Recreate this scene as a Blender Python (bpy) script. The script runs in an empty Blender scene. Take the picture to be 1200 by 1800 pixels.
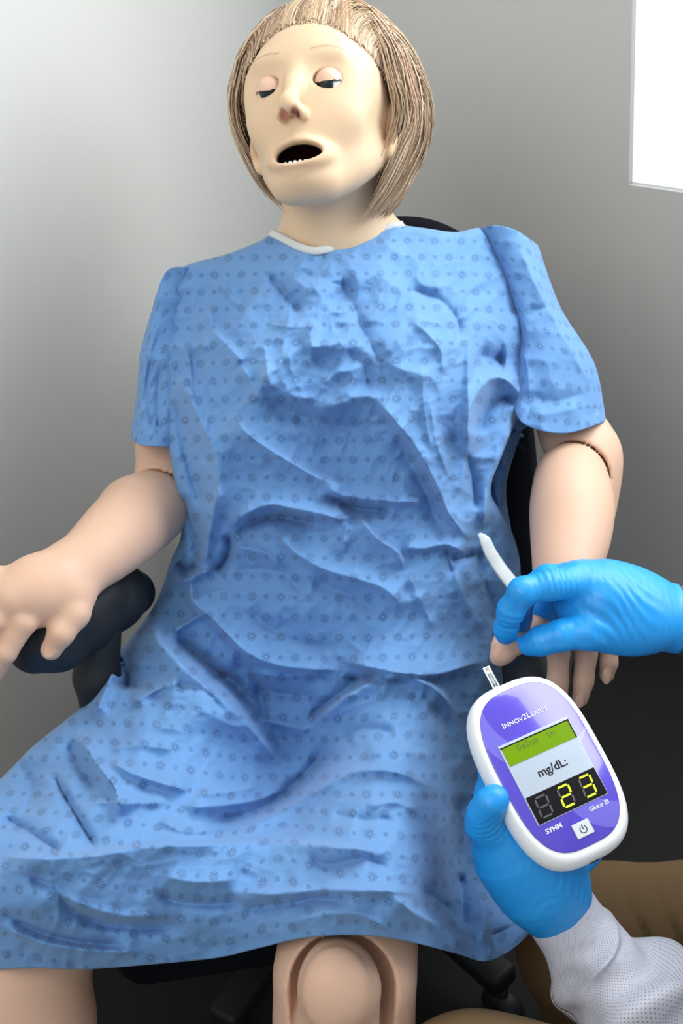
import bpy, math, random
import numpy as np
from mathutils import Matrix, Vector
rng = np.random.RandomState(7)
random.seed(7)
R = math.radians
sc = bpy.context.scene
COL = sc.collection
# ---------------------------------------------------------------- camera
D = 1.35            # distance from the camera to the middle of the sitter
S = 1650.0          # pixels per metre at that distance (1200 x 1800 frame)
TH, RO, H0 = R(38), R(8.9), 0.64
r0 = np.array([1., 0, 0]); u0 = np.array([0, math.sin(TH), math.cos(TH)])
bk = np.array([0, -math.cos(TH), math.sin(TH)])
rt = math.cos(RO) * r0 - math.sin(RO) * u0
up = math.sin(RO) * r0 + math.cos(RO) * u0
O = np.array([0, 0, H0])
MV = np.stack([rt, up, bk], 1)                    # columns: right, up, back
def W(p):                                         # sitter frame (right, up, towards lens; metres) -> world
    p = np.asarray(p, float)
    return O + p @ MV.T
def P(px, py, z=0.0):                             # where a point seen at px, py stands when it is z nearer than the middle plane
    k = (D - z) / D / S
    return np.array([(px - 600) * k, (900 - py) * k, z])
cam = bpy.data.cameras.new('camera'); co = bpy.data.objects.new('camera', cam); COL.objects.link(co)
m = Matrix.Identity(4)
for i in range(3):
    m[i][0], m[i][1], m[i][2] = rt[i], up[i], bk[i]
    m[i][3] = (O + D * bk)[i]
co.matrix_world = m
cam.sensor_fit = 'VERTICAL'; cam.sensor_height = 22.3; cam.lens = 22.3 * S * D / 1800
cam.clip_start = 0.02
cam.dof.use_dof = True; cam.dof.focus_distance = D - 0.27; cam.dof.aperture_fstop = 8.0
sc.camera = co
# ---------------------------------------------------------------- light
sc.view_settings.view_transform = 'Standard'; sc.view_settings.look = 'None'
sc.view_settings.gamma = 1; sc.view_settings.use_curve_mapping = False
sc.view_settings.exposure = 0.0
sc.cycles.max_bounces = 6; sc.cycles.diffuse_bounces = 3
w = bpy.data.worlds.new('world'); sc.world = w; w.use_nodes = True
bg = w.node_tree.nodes['Background']; bg.inputs[0].default_value = (0.80, 0.90, 1.0, 1); bg.inputs[1].default_value = 0.62
AZ = R(51)
dR = np.array([math.sin(AZ), -math.cos(AZ), 0]); dL = np.array([-math.cos(AZ), -math.sin(AZ), 0])
nR = np.cross(np.array([0, 0, 1.]), dR); nR = nR if np.dot(nR, dL) > 0 else -nR     # into the room
nL = np.cross(np.array([0, 0, 1.]), dL); nL = nL if np.dot(nL, dR) > 0 else -nL
CORNER = W(P(575, 120, 0.0)); CORNER = CORNER + np.array([0, 0.40, 0]) ; CORNER[2] = 0
cp = O + D * bk
def hit(px, py):                                  # the spot of the right wall behind a point of the frame
    d = W(P(px, py, 0)) - cp
    t = np.dot(CORNER - cp, nR) / np.dot(d, nR)
    return cp + d * t
wc = hit(1105, 325)
WS, WZ = float(np.dot(wc - CORNER, dR)), float(wc[2])      # window's near-corner distance along the wall, sill height
WW, WH = 1.6, 1.3
def area(name, loc, dirn, sx, sy, e, c):
    l = bpy.data.lights.new(name, 'AREA'); l.shape = 'RECTANGLE'; l.size = sx; l.size_y = sy; l.energy = e; l.color = c
    o = bpy.data.objects.new(name, l); COL.objects.link(o); o.location = loc
    o.rotation_euler = Vector(dirn).to_track_quat('-Z', 'Y').to_euler(); return o
win_c = CORNER + dR * (WS + WW / 2) + np.array([0, 0, WZ + WH / 2])
area('window_light', win_c + nR * 0.03, tuple(nR + np.array([0, 0, -0.30])), WW, WH, 50, (0.90, 0.95, 1.0))
area('ceiling_light', (-0.75, -1.25, 2.35), (0.55, 1.15, -1.55), 1.1, 1.1, 16, (1.0, 0.97, 0.93))

# ---------------------------------------------------------------- helpers
def new_mesh(name, V, F, mat=None, smooth=True, uv=None, col=None):
    """V (n,3) world or local, F list or (m,4)/(m,3) array"""
    me = bpy.data.meshes.new(name)
    V = np.asarray(V, np.float32)
    if isinstance(F, np.ndarray):
        n, k = F.shape
        me.vertices.add(len(V)); me.vertices.foreach_set('co', V.ravel())
        me.loops.add(n * k); me.loops.foreach_set('vertex_index', F.astype(np.int32).ravel())
        me.polygons.add(n); me.polygons.foreach_set('loop_start', np.arange(0, n * k, k, dtype=np.int32))
        me.update(calc_edges=True); me.validate()
    else:
        me.from_pydata([tuple(map(float, v)) for v in V], [], [tuple(f) for f in F])
    if smooth: me.polygons.foreach_set('use_smooth', [True] * len(me.polygons))
    if uv is not None:
        l = me.uv_layers.new(name='uv'); vi = np.zeros(len(me.loops), np.int32); me.loops.foreach_get('vertex_index', vi)
        l.data.foreach_set('uv', np.asarray(uv, np.float32)[vi].ravel())
    if col is not None:
        a = me.color_attributes.new('pigment', 'FLOAT_COLOR', 'POINT')
        c = np.ones((len(V), 4), np.float32); c[:, :col.shape[1]] = col; a.data.foreach_set('color', c.ravel())
    if mat: me.materials.append(mat)
    me.update()
    return me
def thing(name, loc, label, cat, group=None):
    o = bpy.data.objects.new(name, None); COL.objects.link(o); o.location = loc; o.empty_display_size = .05
    o['label'] = label; o['category'] = cat
    if group: o['group'] = group
    return o
def wpos(par):
    v = np.zeros(3)
    while par is not None:
        v = v + np.array(par.location); par = par.parent
    return v
def part(name, par, V, F, mat, smooth=True, uv=None, col=None, label=None):
    """V in world coordinates; child of par"""
    o = bpy.data.objects.new(name, new_mesh(name, np.asarray(V) - wpos(par), F, mat, smooth, uv, col))
    COL.objects.link(o)
    if par is not None: o.parent = par
    if label: o['label'] = label
    return o
def single(name, V, F, mat, label, cat, **k):
    V = np.asarray(V); c = V.mean(0); c[2] = V[:, 2].min()
    o = bpy.data.objects.new(name, new_mesh(name, V - c, F, mat, **k)); COL.objects.link(o); o.location = c
    o['label'] = label; o['category'] = cat
    return o
# materials
class NT:
    def __init__(s, name):
        s.m = bpy.data.materials.new(name); s.m.use_nodes = True; s.t = s.m.node_tree; s.n = s.t.nodes
        s.b = s.n['Principled BSDF']
    def node(s, typ, **k):
        n = s.n.new(typ)
        for a, v in k.items(): setattr(n, a, v)
        return n
    def link(s, a, b): s.t.links.new(a, b)
    def math(s, op, a, b=None, c=None, clamp=False):
        n = s.n.new('ShaderNodeMath'); n.operation = op; n.use_clamp = clamp
        for i, v in enumerate((a, b, c)):
            if v is None: continue
            if isinstance(v, (int, float)): n.inputs[i].default_value = v
            else: s.link(v, n.inputs[i])
        return n.outputs[0]
    def mix(s, f, a, b):
        n = s.n.new('ShaderNodeMix'); n.data_type = 'RGBA'
        for sock, v in ((n.inputs[0], f), (n.inputs[6], a), (n.inputs[7], b)):
            if isinstance(v, (int, float)): sock.default_value = v
            elif isinstance(v, tuple): sock.default_value = v + (1,) if len(v) == 3 else v
            else: s.link(v, sock)
        return n.outputs[2]
    def noise(s, scale, detail=3, vec=None, rough=.5):
        n = s.n.new('ShaderNodeTexNoise'); n.inputs['Scale'].default_value = scale; n.inputs['Detail'].default_value = detail
        n.inputs['Roughness'].default_value = rough
        s.link(vec if vec is not None else s.coord(), n.inputs['Vector']); return n.outputs[0]
    def coord(s, k='Object'):
        return s.n.new('ShaderNodeTexCoord').outputs[k]
    def base(s, c):
        if isinstance(c, tuple): s.b.inputs['Base Color'].default_value = c + (1,)
        else: s.link(c, s.b.inputs['Base Color'])
    def set(s, **k):
        for a, v in k.items(): s.b.inputs[a.replace('_', ' ')].default_value = v
        return s
    def bump(s, h, strength=.3, dist=.002):
        n = s.n.new('ShaderNodeBump'); n.inputs['Strength'].default_value = strength; n.inputs['Distance'].default_value = dist
        s.link(h, n.inputs['Height']); s.link(n.outputs[0], s.b.inputs['Normal']); return n
def simple(name, c, rough=.6, var=.12, scale=30, bump=0, bscale=200, **k):
    t = NT(name)
    f = t.noise(scale)
    t.base(t.mix(f, tuple(x * (1 - var) for x in c), tuple(min(1, x * (1 + var)) for x in c)))
    t.set(Roughness=rough, **k)
    if bump: t.bump(t.noise(bscale, 2), bump, .001)
    return t.m
def lin(r, g, b):
    f = lambda v: (v / 255 / 12.92) if v / 255 <= .04045 else ((v / 255 + .055) / 1.055) ** 2.4
    return (f(r), f(g), f(b))

# skin with pigment attribute (r: redness, g: shade painted into mouth/nostril hollows, b: brow line)
def skin_mat(name, c, c2):
    t = NT(name)
    a = t.node('ShaderNodeAttribute', attribute_name='pigment'); sp = t.node('ShaderNodeSeparateColor'); t.link(a.outputs['Color'], sp.inputs[0])
    n = t.noise(9, 3)
    x = t.mix(n, c, c2)
    x = t.mix(sp.outputs[0], x, lin(214, 98, 84))
    x = t.mix(sp.outputs[2], x, lin(105, 78, 60))
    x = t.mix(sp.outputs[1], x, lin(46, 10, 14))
    t.base(x); t.set(Roughness=.48, Subsurface_Weight=.12, Subsurface_Scale=.02)
    t.b.inputs['Subsurface Radius'].default_value = (1, .45, .25)
    t.b.inputs['Specular IOR Level'].default_value = .35
    t.bump(t.noise(420, 2), .08, .0006)
    return t.m
M_face = skin_mat('vinyl_skin_face', lin(218, 188, 150), lin(224, 192, 160))
M_limb = skin_mat('vinyl_skin_limbs', lin(214, 176, 150), lin(208, 168, 142))
M_dark = simple('black_plastic', (.008, .009, .011), .6, bump=.15, bscale=600)
M_fab = simple('black_mesh_fabric', (.008, .009, .012), 1.0, bump=.4, bscale=900); M_fab.node_tree.nodes['Principled BSDF'].inputs['Specular IOR Level'].default_value = .1
M_metal = simple('bolt_metal', (.55, .55, .52), .28, Metallic=1.0)
M_white = simple('white_shell_plastic', (.84, .85, .83), .33, var=.015)

# signed distance modelling -------------------------------------------------
class Field:
    def __init__(s, lo, hi, h):
        s.h = h; s.lo = np.array(lo, float); n = np.ceil((np.array(hi) - s.lo) / h).astype(int) + 1
        s.ax = [(s.lo[i] + h * np.arange(n[i])).astype(np.float32) for i in range(3)]
        s.D = np.full(n, .05, np.float32)
    def sl(s, lo, hi):
        o = []
        for i in range(3):
            a = int(max(0, math.floor((lo[i] - s.lo[i]) / s.h))); b = int(min(len(s.ax[i]), math.ceil((hi[i] - s.lo[i]) / s.h) + 1))
            if b <= a: return None
            o.append(slice(a, b))
        return tuple(o)
    def apply(s, lo, hi, fn, mode='+', k=.004):
        mrg = k + 3 * s.h
        q = s.sl(np.array(lo) - mrg, np.array(hi) + mrg)
        if q is None: return
        X = s.ax[0][q[0]][:, None, None]; Y = s.ax[1][q[1]][None, :, None]; Z = s.ax[2][q[2]][None, None, :]
        d = fn(X, Y, Z).astype(np.float32); a = s.D[q]
        if mode == '+':
            hh = np.maximum(k - np.abs(a - d), 0) / k; s.D[q] = np.minimum(a, d) - hh * hh * k / 4
        elif mode == '-':
            hh = np.maximum(k - np.abs(a + d), 0) / k; s.D[q] = np.maximum(a, -d) + hh * hh * k / 4
        elif mode == 'd': s.D[q] = a + d
    def cone(s, a, b, ra, rb, mode='+', k=.004):
        a = np.asarray(a, float); b = np.asarray(b, float); ab = b - a; L = max(float(ab @ ab), 1e-12); rm = max(ra, rb)
        def fn(X, Y, Z):
            x, y, z = X - a[0], Y - a[1], Z - a[2]
            t = np.clip((x * ab[0] + y * ab[1] + z * ab[2]) / L, 0, 1)
            return np.sqrt((x - t * ab[0]) ** 2 + (y - t * ab[1]) ** 2 + (z - t * ab[2]) ** 2) - (ra + (rb - ra) * t)
        s.apply(np.minimum(a, b) - rm, np.maximum(a, b) + rm, fn, mode, k)
    def chain(s, pts, mode='+', k=.004):
        for p, q in zip(pts[:-1], pts[1:]): s.cone(p[:3], q[:3], p[3], q[3], mode, k)
    def ell(s, c, r, rot=None, mode='+', k=.004):
        c = np.asarray(c, float); r = np.asarray(r, float); Rm = np.eye(3) if rot is None else np.asarray(rot, float)  # columns: local axes
        rm = r.max()
        def fn(X, Y, Z):
            x, y, z = X - c[0], Y - c[1], Z - c[2]
            u = [(x * Rm[0, i] + y * Rm[1, i] + z * Rm[2, i]) for i in range(3)]
            k0 = np.sqrt(sum((u[i] / r[i]) ** 2 for i in range(3))); k1 = np.sqrt(sum((u[i] / r[i] ** 2) ** 2 for i in range(3))) + 1e-9
            return k0 * (k0 - 1) / k1
        s.apply(c - rm, c + rm, fn, mode, k)
    def mesh(s):
        Dv = s.D; In = Dv < 0
        n = Dv.shape
        c = np.zeros((n[0] - 1, n[1] - 1, n[2] - 1), np.int8)
        offs = [(i, j, k) for i in (0, 1) for j in (0, 1) for k in (0, 1)]
        for i, j, k in offs: c += In[i:n[0] - 1 + i, j:n[1] - 1 + j, k:n[2] - 1 + k]
        act = (c > 0) & (c < 8)
        I = np.argwhere(act); ids = np.full(act.shape, -1, np.int32); ids[act] = np.arange(len(I))
        vals = np.stack([Dv[I[:, 0] + i, I[:, 1] + j, I[:, 2] + k] for i, j, k in offs], 1)
        acc = np.zeros((len(I), 3)); cnt = np.zeros(len(I))
        for a in range(8):
            for b in range(a + 1, 8):
                df = np.array(offs[b]) - np.array(offs[a])
                if np.abs(df).sum() != 1: continue
                va, vb = vals[:, a], vals[:, b]; mk = (va < 0) != (vb < 0)
                t = np.where(mk, va / np.where(mk, va - vb, 1), 0)
                acc += mk[:, None] * (np.array(offs[a]) + t[:, None] * df); cnt += mk
        V = (I + acc / cnt[:, None]) * s.h + s.lo
        F = []
        for ax in range(3):
            sa = [slice(None)] * 3; sb = [slice(None)] * 3; sa[ax] = slice(0, -1); sb[ax] = slice(1, None)
            e = In[tuple(sa)] != In[tuple(sb)]
            E = np.argwhere(e); o1, o2 = [(1, 2), (2, 0), (0, 1)][ax]
            ok = (E[:, o1] > 0) & (E[:, o2] > 0) & (E[:, o1] < n[o1] - 1) & (E[:, o2] < n[o2] - 1); E = E[ok]
            q = []
            for d1, d2 in ((-1, -1), (0, -1), (0, 0), (-1, 0)):
                G = E.copy(); G[:, o1] += d1; G[:, o2] += d2; q.append(ids[G[:, 0], G[:, 1], G[:, 2]])
            q = np.stack(q, 1); inside = In[E[:, 0], E[:, 1], E[:, 2]]
            q[~inside] = q[~inside][:, ::-1]
            F.append(q)
        return V, np.concatenate(F)
def dense(pts): return [tuple(q) for q in smooth_loop(pts, 7 * len(pts), closed=False)]
def Pr(px, py, z, r): return tuple(P(px, py, z)) + (r,)

def blob(fields_pigments):
    Vs, Fs, Cs, n = [], [], [], 0
    for V, F, C in fields_pigments:
        Vs.append(V); Fs.append(F + n); Cs.append(C if C is not None else np.zeros((len(V), 3))); n += len(V)
    return np.concatenate(Vs), np.concatenate(Fs), np.concatenate(Cs)

def box(lo, hi, bev=0.0):
    lo = np.array(lo, float); hi = np.array(hi, float)
    import bmesh
    bm = bmesh.new(); bmesh.ops.create_cube(bm, size=1)
    for v in bm.verts: v.co = Vector([(lo[i] + hi[i]) / 2 + v.co[i] * (hi[i] - lo[i]) for i in range(3)])
    if bev: bmesh.ops.bevel(bm, geom=bm.edges[:] + bm.verts[:], offset=bev, segments=3, affect='EDGES', profile=.5)
    bm.verts.ensure_lookup_table()
    V = np.array([v.co[:] for v in bm.verts]); F = [[v.index for v in f.verts] for f in bm.faces]; bm.free()
    return V, F
def lathe(prof, n=24):
    V = []; F = []
    for r, z in prof:
        for k in range(n):
            a = 2 * math.pi * k / n; V.append((r * math.cos(a), r * math.sin(a), z))
    for i in range(len(prof) - 1):
        for k in range(n):
            F.append((i * n + k, i * n + (k + 1) % n, (i + 1) * n + (k + 1) % n, (i + 1) * n + k))
    F.append(tuple(range(n))[::-1]); F.append(tuple((len(prof) - 1) * n + k for k in range(n)))
    return np.array(V), F
def frame_to(d):                                   # rotation with z along d
    q = Vector(d).to_track_quat('Z', 'Y').to_matrix(); return np.array(q)
#%%SETTING
# ---------------------------------------------------------------- room
def wall_mat(name, c):
    t = NT(name); t.base(t.mix(t.noise(3), tuple(x * .97 for x in c), c)); t.set(Roughness=.62)
    t.bump(t.noise(260, 3), .12, .001); return t.m
M_wall = wall_mat('wall_paint', lin(216, 214, 208))
def slab(name, a, d1, l1, d2, l2, nrm, th, mat):
    """a board from corner a, along d1 by l1 and d2 by l2, thickness th away from the room"""
    a, d1, d2, nrm = map(lambda q: np.array(q, float), (a, d1, d2, nrm))
    p = [a, a + d1 * l1, a + d1 * l1 + d2 * l2, a + d2 * l2]
    V = np.array(p + [q - nrm * th for q in p])
    F = [(0, 1, 2, 3), (7, 6, 5, 4), (0, 4, 5, 1), (1, 5, 6, 2), (2, 6, 7, 3), (3, 7, 4, 0)]
    o = part(name, None, V, F, mat, smooth=False)
    return o
UZ = np.array([0, 0, 1.])
HT = 2.7
a = slab('wall_left', CORNER, dL, 3.2, UZ, HT, nL, .1, M_wall); a['kind'] = 'structure'
# right wall with a window opening: four boards joined in one mesh
def multi(boards):
    Vs, Fs, n = [], [], 0
    for a_, l1, l2 in boards:
        p = [a_, a_ + dR * l1, a_ + dR * l1 + UZ * l2, a_ + UZ * l2]; V = p + [q - nR * .1 for q in p]
        Vs += V; Fs += [tuple(i + n for i in f) for f in [(0, 1, 2, 3), (7, 6, 5, 4), (0, 4, 5, 1), (1, 5, 6, 2), (2, 6, 7, 3), (3, 7, 4, 0)]]; n += 8
    return np.array(Vs), Fs
LR = 3.2
V, F = multi([(CORNER, LR, WZ), (CORNER + UZ * (WZ + WH), LR, HT - WZ - WH), (CORNER + UZ * WZ, WS, WH), (CORNER + UZ * WZ + dR * (WS + WW), LR - WS - WW, WH)])
o = part('wall_right', None, V, F, M_wall, smooth=False); o['kind'] = 'structure'
t = NT('overcast_daylight'); t.base((0, 0, 0)); t.b.inputs['Emission Color'].default_value = (.93, .98, 1, 1); t.b.inputs['Emission Strength'].default_value = 2.2; M_day = t.m
M_frame = simple('white_window_frame', (.9, .92, .92), .35, var=.02)
wa = CORNER + dR * WS + UZ * WZ - nR * .012
win = slab('window_1', wa, dR, WW, UZ, WH, nR, .01, M_day); win['kind'] = 'structure'
fr = []
for a_, l1, l2 in ((wa - UZ * .0, WW, .004), (wa + UZ * (WH - .03), WW, .03), (wa, .004, WH), (wa + dR * (WW - .03), .03, WH), (wa + dR * WW * .7, .04, WH)):
    p = [a_ + nR * .010, a_ + dR * l1 + nR * .010, a_ + dR * l1 + UZ * l2 + nR * .010, a_ + UZ * l2 + nR * .010]
    fr.append((np.array(p + [q - nR * .010 for q in p])))
o = part('window_frame', win, np.concatenate(fr), [tuple(i + 8 * k for i in f) for k in range(5) for f in [(0, 1, 2, 3), (7, 6, 5, 4), (0, 4, 5, 1), (1, 5, 6, 2), (2, 6, 7, 3), (3, 7, 4, 0)]], M_frame, smooth=False)
M_floor = simple('dark_carpet', (.009, .008, .007), .9, bump=.5, bscale=500)
fo = CORNER + dL * 3.2 + dR * 0
p = [CORNER, CORNER + dL * 3.2, CORNER + dL * 3.2 + dR * 3.2, CORNER + dR * 3.2]
o = part('floor', None, np.array(p + [q - UZ * .05 for q in p]), [(0, 1, 2, 3), (7, 6, 5, 4), (0, 4, 5, 1), (1, 5, 6, 2), (2, 6, 7, 3), (3, 7, 4, 0)], M_floor, smooth=False); o['kind'] = 'structure'
M_skirt = simple('skirting_paint', (.12, .12, .12), .5)
for nm, d_, n_ in (('baseboard_left', dL, nL), ('baseboard_right', dR, nR)):
    o = slab(nm, CORNER + n_ * .012, d_, 3.1, UZ, .09, n_, .011, M_skirt); o['kind'] = 'structure'
#%%CHAIR
# ---------------------------------------------------------------- office chair
HIP = W(P(545, 1150, -.09))
base = np.array([HIP[0], HIP[1] + .02, 0])
chair = thing('office_chair', base, 'black office chair under the seated mannequin, with curved padded armrests', 'chair')
def fpart(name, par, fld, mat, **k):
    V, F = fld.mesh(); return part(name, par, W(V), F, mat, **k)
# armrest pads (sitter frame)
f = Field(P(0, 1200, .02) - .05, P(300, 980, .16) + np.array([.05, .05, .12]), .0025)
f.chain([Pr(232, 1042, .04, .024), Pr(200, 1056, .075, .029), Pr(150, 1090, .105, .030), Pr(100, 1125, .135, .029), Pr(62, 1136, .155, .026)], k=.01)
f.chain([Pr(222, 1022, .06, .016), Pr(180, 1045, .10, .018), Pr(110, 1095, .145, .02), Pr(58, 1125, .172, .017)], k=.012)
fpart('armrest', chair, f, M_dark)
f = Field(P(120, 1500, .05) - .06, P(250, 1080, .10) + .06, .004)
f.chain([Pr(178, 1110, .095, .020), Pr(170, 1190, .08, .022), Pr(190, 1330, .03, .02), Pr(330, 1480, -.05, .018)], k=.01)
fpart('arm_post', chair, f, M_dark)
f = Field(P(860, 1500, -.12) - .08, P(1060, 1060, .10) + .06, .004)
f.chain([Pr(960, 1090, .0, .026), Pr(955, 1140, .03, .03), Pr(945, 1200, .06, .03), Pr(925, 1290, .09, .026)], k=.012)
fpart('armrest', chair, f, M_dark)
f = Field(P(700, 1600, -.2) - .08, P(1000, 1180, .06) + .06, .005)
f.chain([Pr(940, 1210, .03, .022), Pr(935, 1300, -.02, .022), Pr(880, 1420, -.08, .02), Pr(760, 1480, -.12, .018)], k=.01)
fpart('arm_post', chair, f, M_dark)
# backrest: a curved padded shell behind the torso
def shell(name, par, outline, z0, th, mat, bow=.04, n=28):
    pts = np.array([P(x, y, z)[:3] for x, y, z in outline]); c = pts.mean(0)
    V = []; F = []; N = len(pts); rings = [(1.0, 0), (1.0, -th), ]
    levels = [(0, .0), (.5, .0), (.8, .0), (.95, 0.0), (1.0, -th * .3), (1.0, -th * .75), (.93, -th), (.5, -th * 1.1), (0, -th * 1.1)]
    for s_, dz in levels:
        for q in pts:
            p = c + (q - c) * s_; bz = -bow * (1 - s_ * s_)
            V.append((p[0], p[1], p[2] + dz + bz))
    for i in range(len(levels) - 1):
        for k in range(N): F.append((i * N + k, i * N + (k + 1) % N, (i + 1) * N + (k + 1) % N, (i + 1) * N + k))
    return part(name, par, W(np.array(V)), F, mat)
def smooth_loop(pts, n=60, closed=True):
    pts = np.array(pts, float); m_ = len(pts); out = []
    for i in range(m_ if closed else m_ - 1):
        g = lambda k: pts[k % m_] if closed else pts[min(max(k, 0), m_ - 1)]
        p0, p1, p2, p3 = g(i - 1), g(i), g(i + 1), g(i + 2); q = max(2, n // m_)
        for t in np.arange(q) / q:
            out.append(.5 * ((2 * p1) + (-p0 + p2) * t + (2 * p0 - 5 * p1 + 4 * p2 - p3) * t * t + (-p0 + 3 * p1 - 3 * p2 + p3) * t ** 3))
    if not closed: out.append(pts[-1])
    return np.array(out)
bo = smooth_loop([(700, 376, -.0), (800, 398, -.0), (880, 470, -.02), (920, 620, -.05), (945, 800, -.07), (950, 980, -.10), (920, 1120, -.13), (800, 1180, -.15), (600, 1190, -.15), (400, 1150, -.15), (350, 980, -.11), (345, 800, -.08), (370, 600, -.05), (430, 470, -.02), (540, 405, 0)], 90)
shell('backrest', chair, bo, 0, .035, M_fab, bow=.035)
# seat cushion, gas post and five-star base in world axes about the hip
cx, cy = base[0], base[1]
f = Field((-.30, -.36, -.06), (.30, .26, .06), .006)
def rbox(X, Y, Z, hx, hy, hz, r):
    qx, qy, qz = np.abs(X) - hx + r, np.abs(Y) - hy + r, np.abs(Z) - hz + r
    return np.sqrt(np.maximum(qx, 0) ** 2 + np.maximum(qy, 0) ** 2 + np.maximum(qz, 0) ** 2) + np.minimum(np.maximum(qx, np.maximum(qy, qz)), 0) - r
f.apply((-.26, -.3, -.04), (.26, .2, .04), lambda X, Y, Z: rbox(X, Y + .05, Z + 0.6 * X * X * 0, .25, .25, .038, .035), '+', .002)
V, F = f.mesh(); SEATZ = HIP[2] - .15
part('seat', chair, V + np.array([cx, cy, SEATZ]), F, M_fab)
V, F = lathe([(.03, .10), (.03, .24), (.022, .24), (.022, SEATZ - .03), (.08, SEATZ - .03), (.08, SEATZ - .02)], 20)
part('gas_post', chair, V + np.array([cx, cy, 0]), F, M_dark)
V, F = box((-.03, -.015, 0), (.03, .015, .45), .008)
part('back_bracket', chair, V @ np.array(Matrix.Rotation(R(-8), 3, 'X')).T + np.array([cx, cy + .24, SEATZ - .05]), F, M_dark)
V, F = box((-.03, -.02, -.01), (.03, .27, .01), .006)
part('back_bracket', chair, V + np.array([cx, cy, SEATZ - .05]), F, M_dark)
for k in range(5):
    a_ = 2 * math.pi * k / 5 + .3; rz = np.array(Matrix.Rotation(a_, 3, 'Z'))
    V, F = box((.02, -.02, .075), (.29, .02, .11), .008)
    part('base_arm', chair, V @ rz.T + np.array([cx, cy, 0]), F, M_dark)
    V, F = lathe([(.01, -.012), (.026, -.012), (.029, -.006), (.029, .006), (.026, .012), (.01, .012)], 18)
    V = V @ np.array(Matrix.Rotation(R(90), 3, 'X')).T + np.array([.28, 0, .029])
    part('caster', chair, V @ rz.T + np.array([cx, cy, 0]), F, M_dark)
    V, F = lathe([(.008, .029), (.008, .08)], 10)
    part('caster_stem', chair, (V + np.array([.28, 0, 0])) @ rz.T + np.array([cx, cy, 0]), F, M_dark)
#%%BODY
# ---------------------------------------------------------------- mannequin
man = thing('mannequin', np.array([HIP[0], HIP[1], SEATZ + .04]), 'life-size patient mannequin with blonde wig and open mouth, slumped in the black office chair', 'mannequin')
# head in its own axes: x right, y up, z out of the face
def rotm(ax, a): return np.array(Matrix.Rotation(a, 3, ax))
HR = rotm('Z', R(2)) @ rotm('Y', R(-18)) @ rotm('X', R(-8))
HS = .91
HC = P(521, 144, .205) - HR @ np.array([0, .0085, .085]) * HS
def head_to_view(V): return (np.asarray(V) * HS) @ HR.T + HC
def to_head(p): return HR.T @ (np.asarray(p) - HC) / HS
f = Field((-.125, -.34, -.16), (.135, .135, .125), .0016)
f.ell((0, .035, -.02), (.073, .090, .095), k=.02)
f.ell((0, .010, .016), (.067, .082, .078), k=.015)
f.ell((0, -.040, .030), (.056, .054, .056), k=.02)
f.ell((0, -.082, .058), (.026, .018, .022), k=.026)                    # chin
f.cone((-.050, -.040, -.002), (-.020, -.084, .05), .016, .013, k=.022)   # jaw
f.cone((.050, -.040, -.002), (.020, -.084, .05), .016, .013, k=.022)
for sx in (-1, 1):
    f.ell((sx * .037, -.016, .060), (.023, .024, .017), k=.02); f.ell((sx * .048, .022, .040), (.021, .032, .034), k=.02)         # cheekbone
    f.ell((sx * .026, .036, .080), (.020, .008, .007), k=.016)        # brow
f.ell((0, .050, .060), (.044, .028, .023), k=.02)
for sx in (-1, 1):
    f.ell((sx * .029, .014, .104), (.0165, .012, .0125), mode='-', k=.014)  # socket
f.chain([(0, .026, .082, .0070), (0, .000, .0950, .0066), (0, -.020, .1050, .0082)], k=.010)  # bridge and tip
f.ell((0, -.0245, .1050), (.0095, .0090, .0095), k=.007)
for sx in (-1, 1): f.ell((sx * .0102, -.0300, .0970), (.0060, .0070, .0088), k=.006)
for sx in (-1, 1):
    f.ell((sx * .0058, -.0350, .1055), (.0038, .0058, .0075), mode='-', k=.0025)   # nostrils
f.cone((0, -.040, .098), (0, -.048, .096), .003, .003, mode='-', k=.006)
MY = -.066
def lipring(X, Y, Z):
    a_, b_ = .0262, .0118
    rr = np.sqrt((X / a_) ** 2 + ((Y - MY) / b_) ** 2); dd = (rr - 1) * b_ * np.minimum(1.4, 1 + .5 * np.abs(X) / a_)
    return np.sqrt(dd ** 2 + (Z - (.0865 - 10.0 * X * X)) ** 2) - .0036
f.apply((-.034, -.09, .06), (.034, -.045, .10), lipring, '+', .012)
f.ell((.002, MY, .088), (.0255, .0098, .026), rot=rotm('Z', R(4)), mode='-', k=.003)
f.ell((0, MY, .062), (.026, .016, .022), mode='-', k=.003)
f.ell((0, -.0845, .097), (.020, .0035, .008), mode='-', k=.010)
# ears
for sx in (-1, 1):
    er = rotm('Y', sx * R(24)) @ rotm('X', R(-6))
    f.ell((sx * .0735, -.008, -.008), (.006, .030, .018), rot=er, k=.004)
    f.ell((sx * .0795, -.004, -.004), (.005, .019, .010), rot=er, mode='-', k=.005)
    f.ell((sx * .0715, -.036, -.002), (.0055, .009, .008), rot=er, k=.006)
def HP(x, y, z_, r): return tuple(to_head(P(x, y, z_))) + (r / HS,)
f.chain([(0, -.02, -.028, .056), HP(588, 330, .085, .051), HP(592, 400, .07, .050), HP(598, 450, .05, .056)], k=.016)
f.chain([HP(596, 440, .05, .045), HP(500, 470, .045, .03)], k=.03); f.chain([HP(596, 440, .05, .045), HP(720, 455, .035, .03)], k=.03)
f.chain([HP(560, 350, .11, .012), HP(570, 440, .085, .012)], k=.03)
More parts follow.
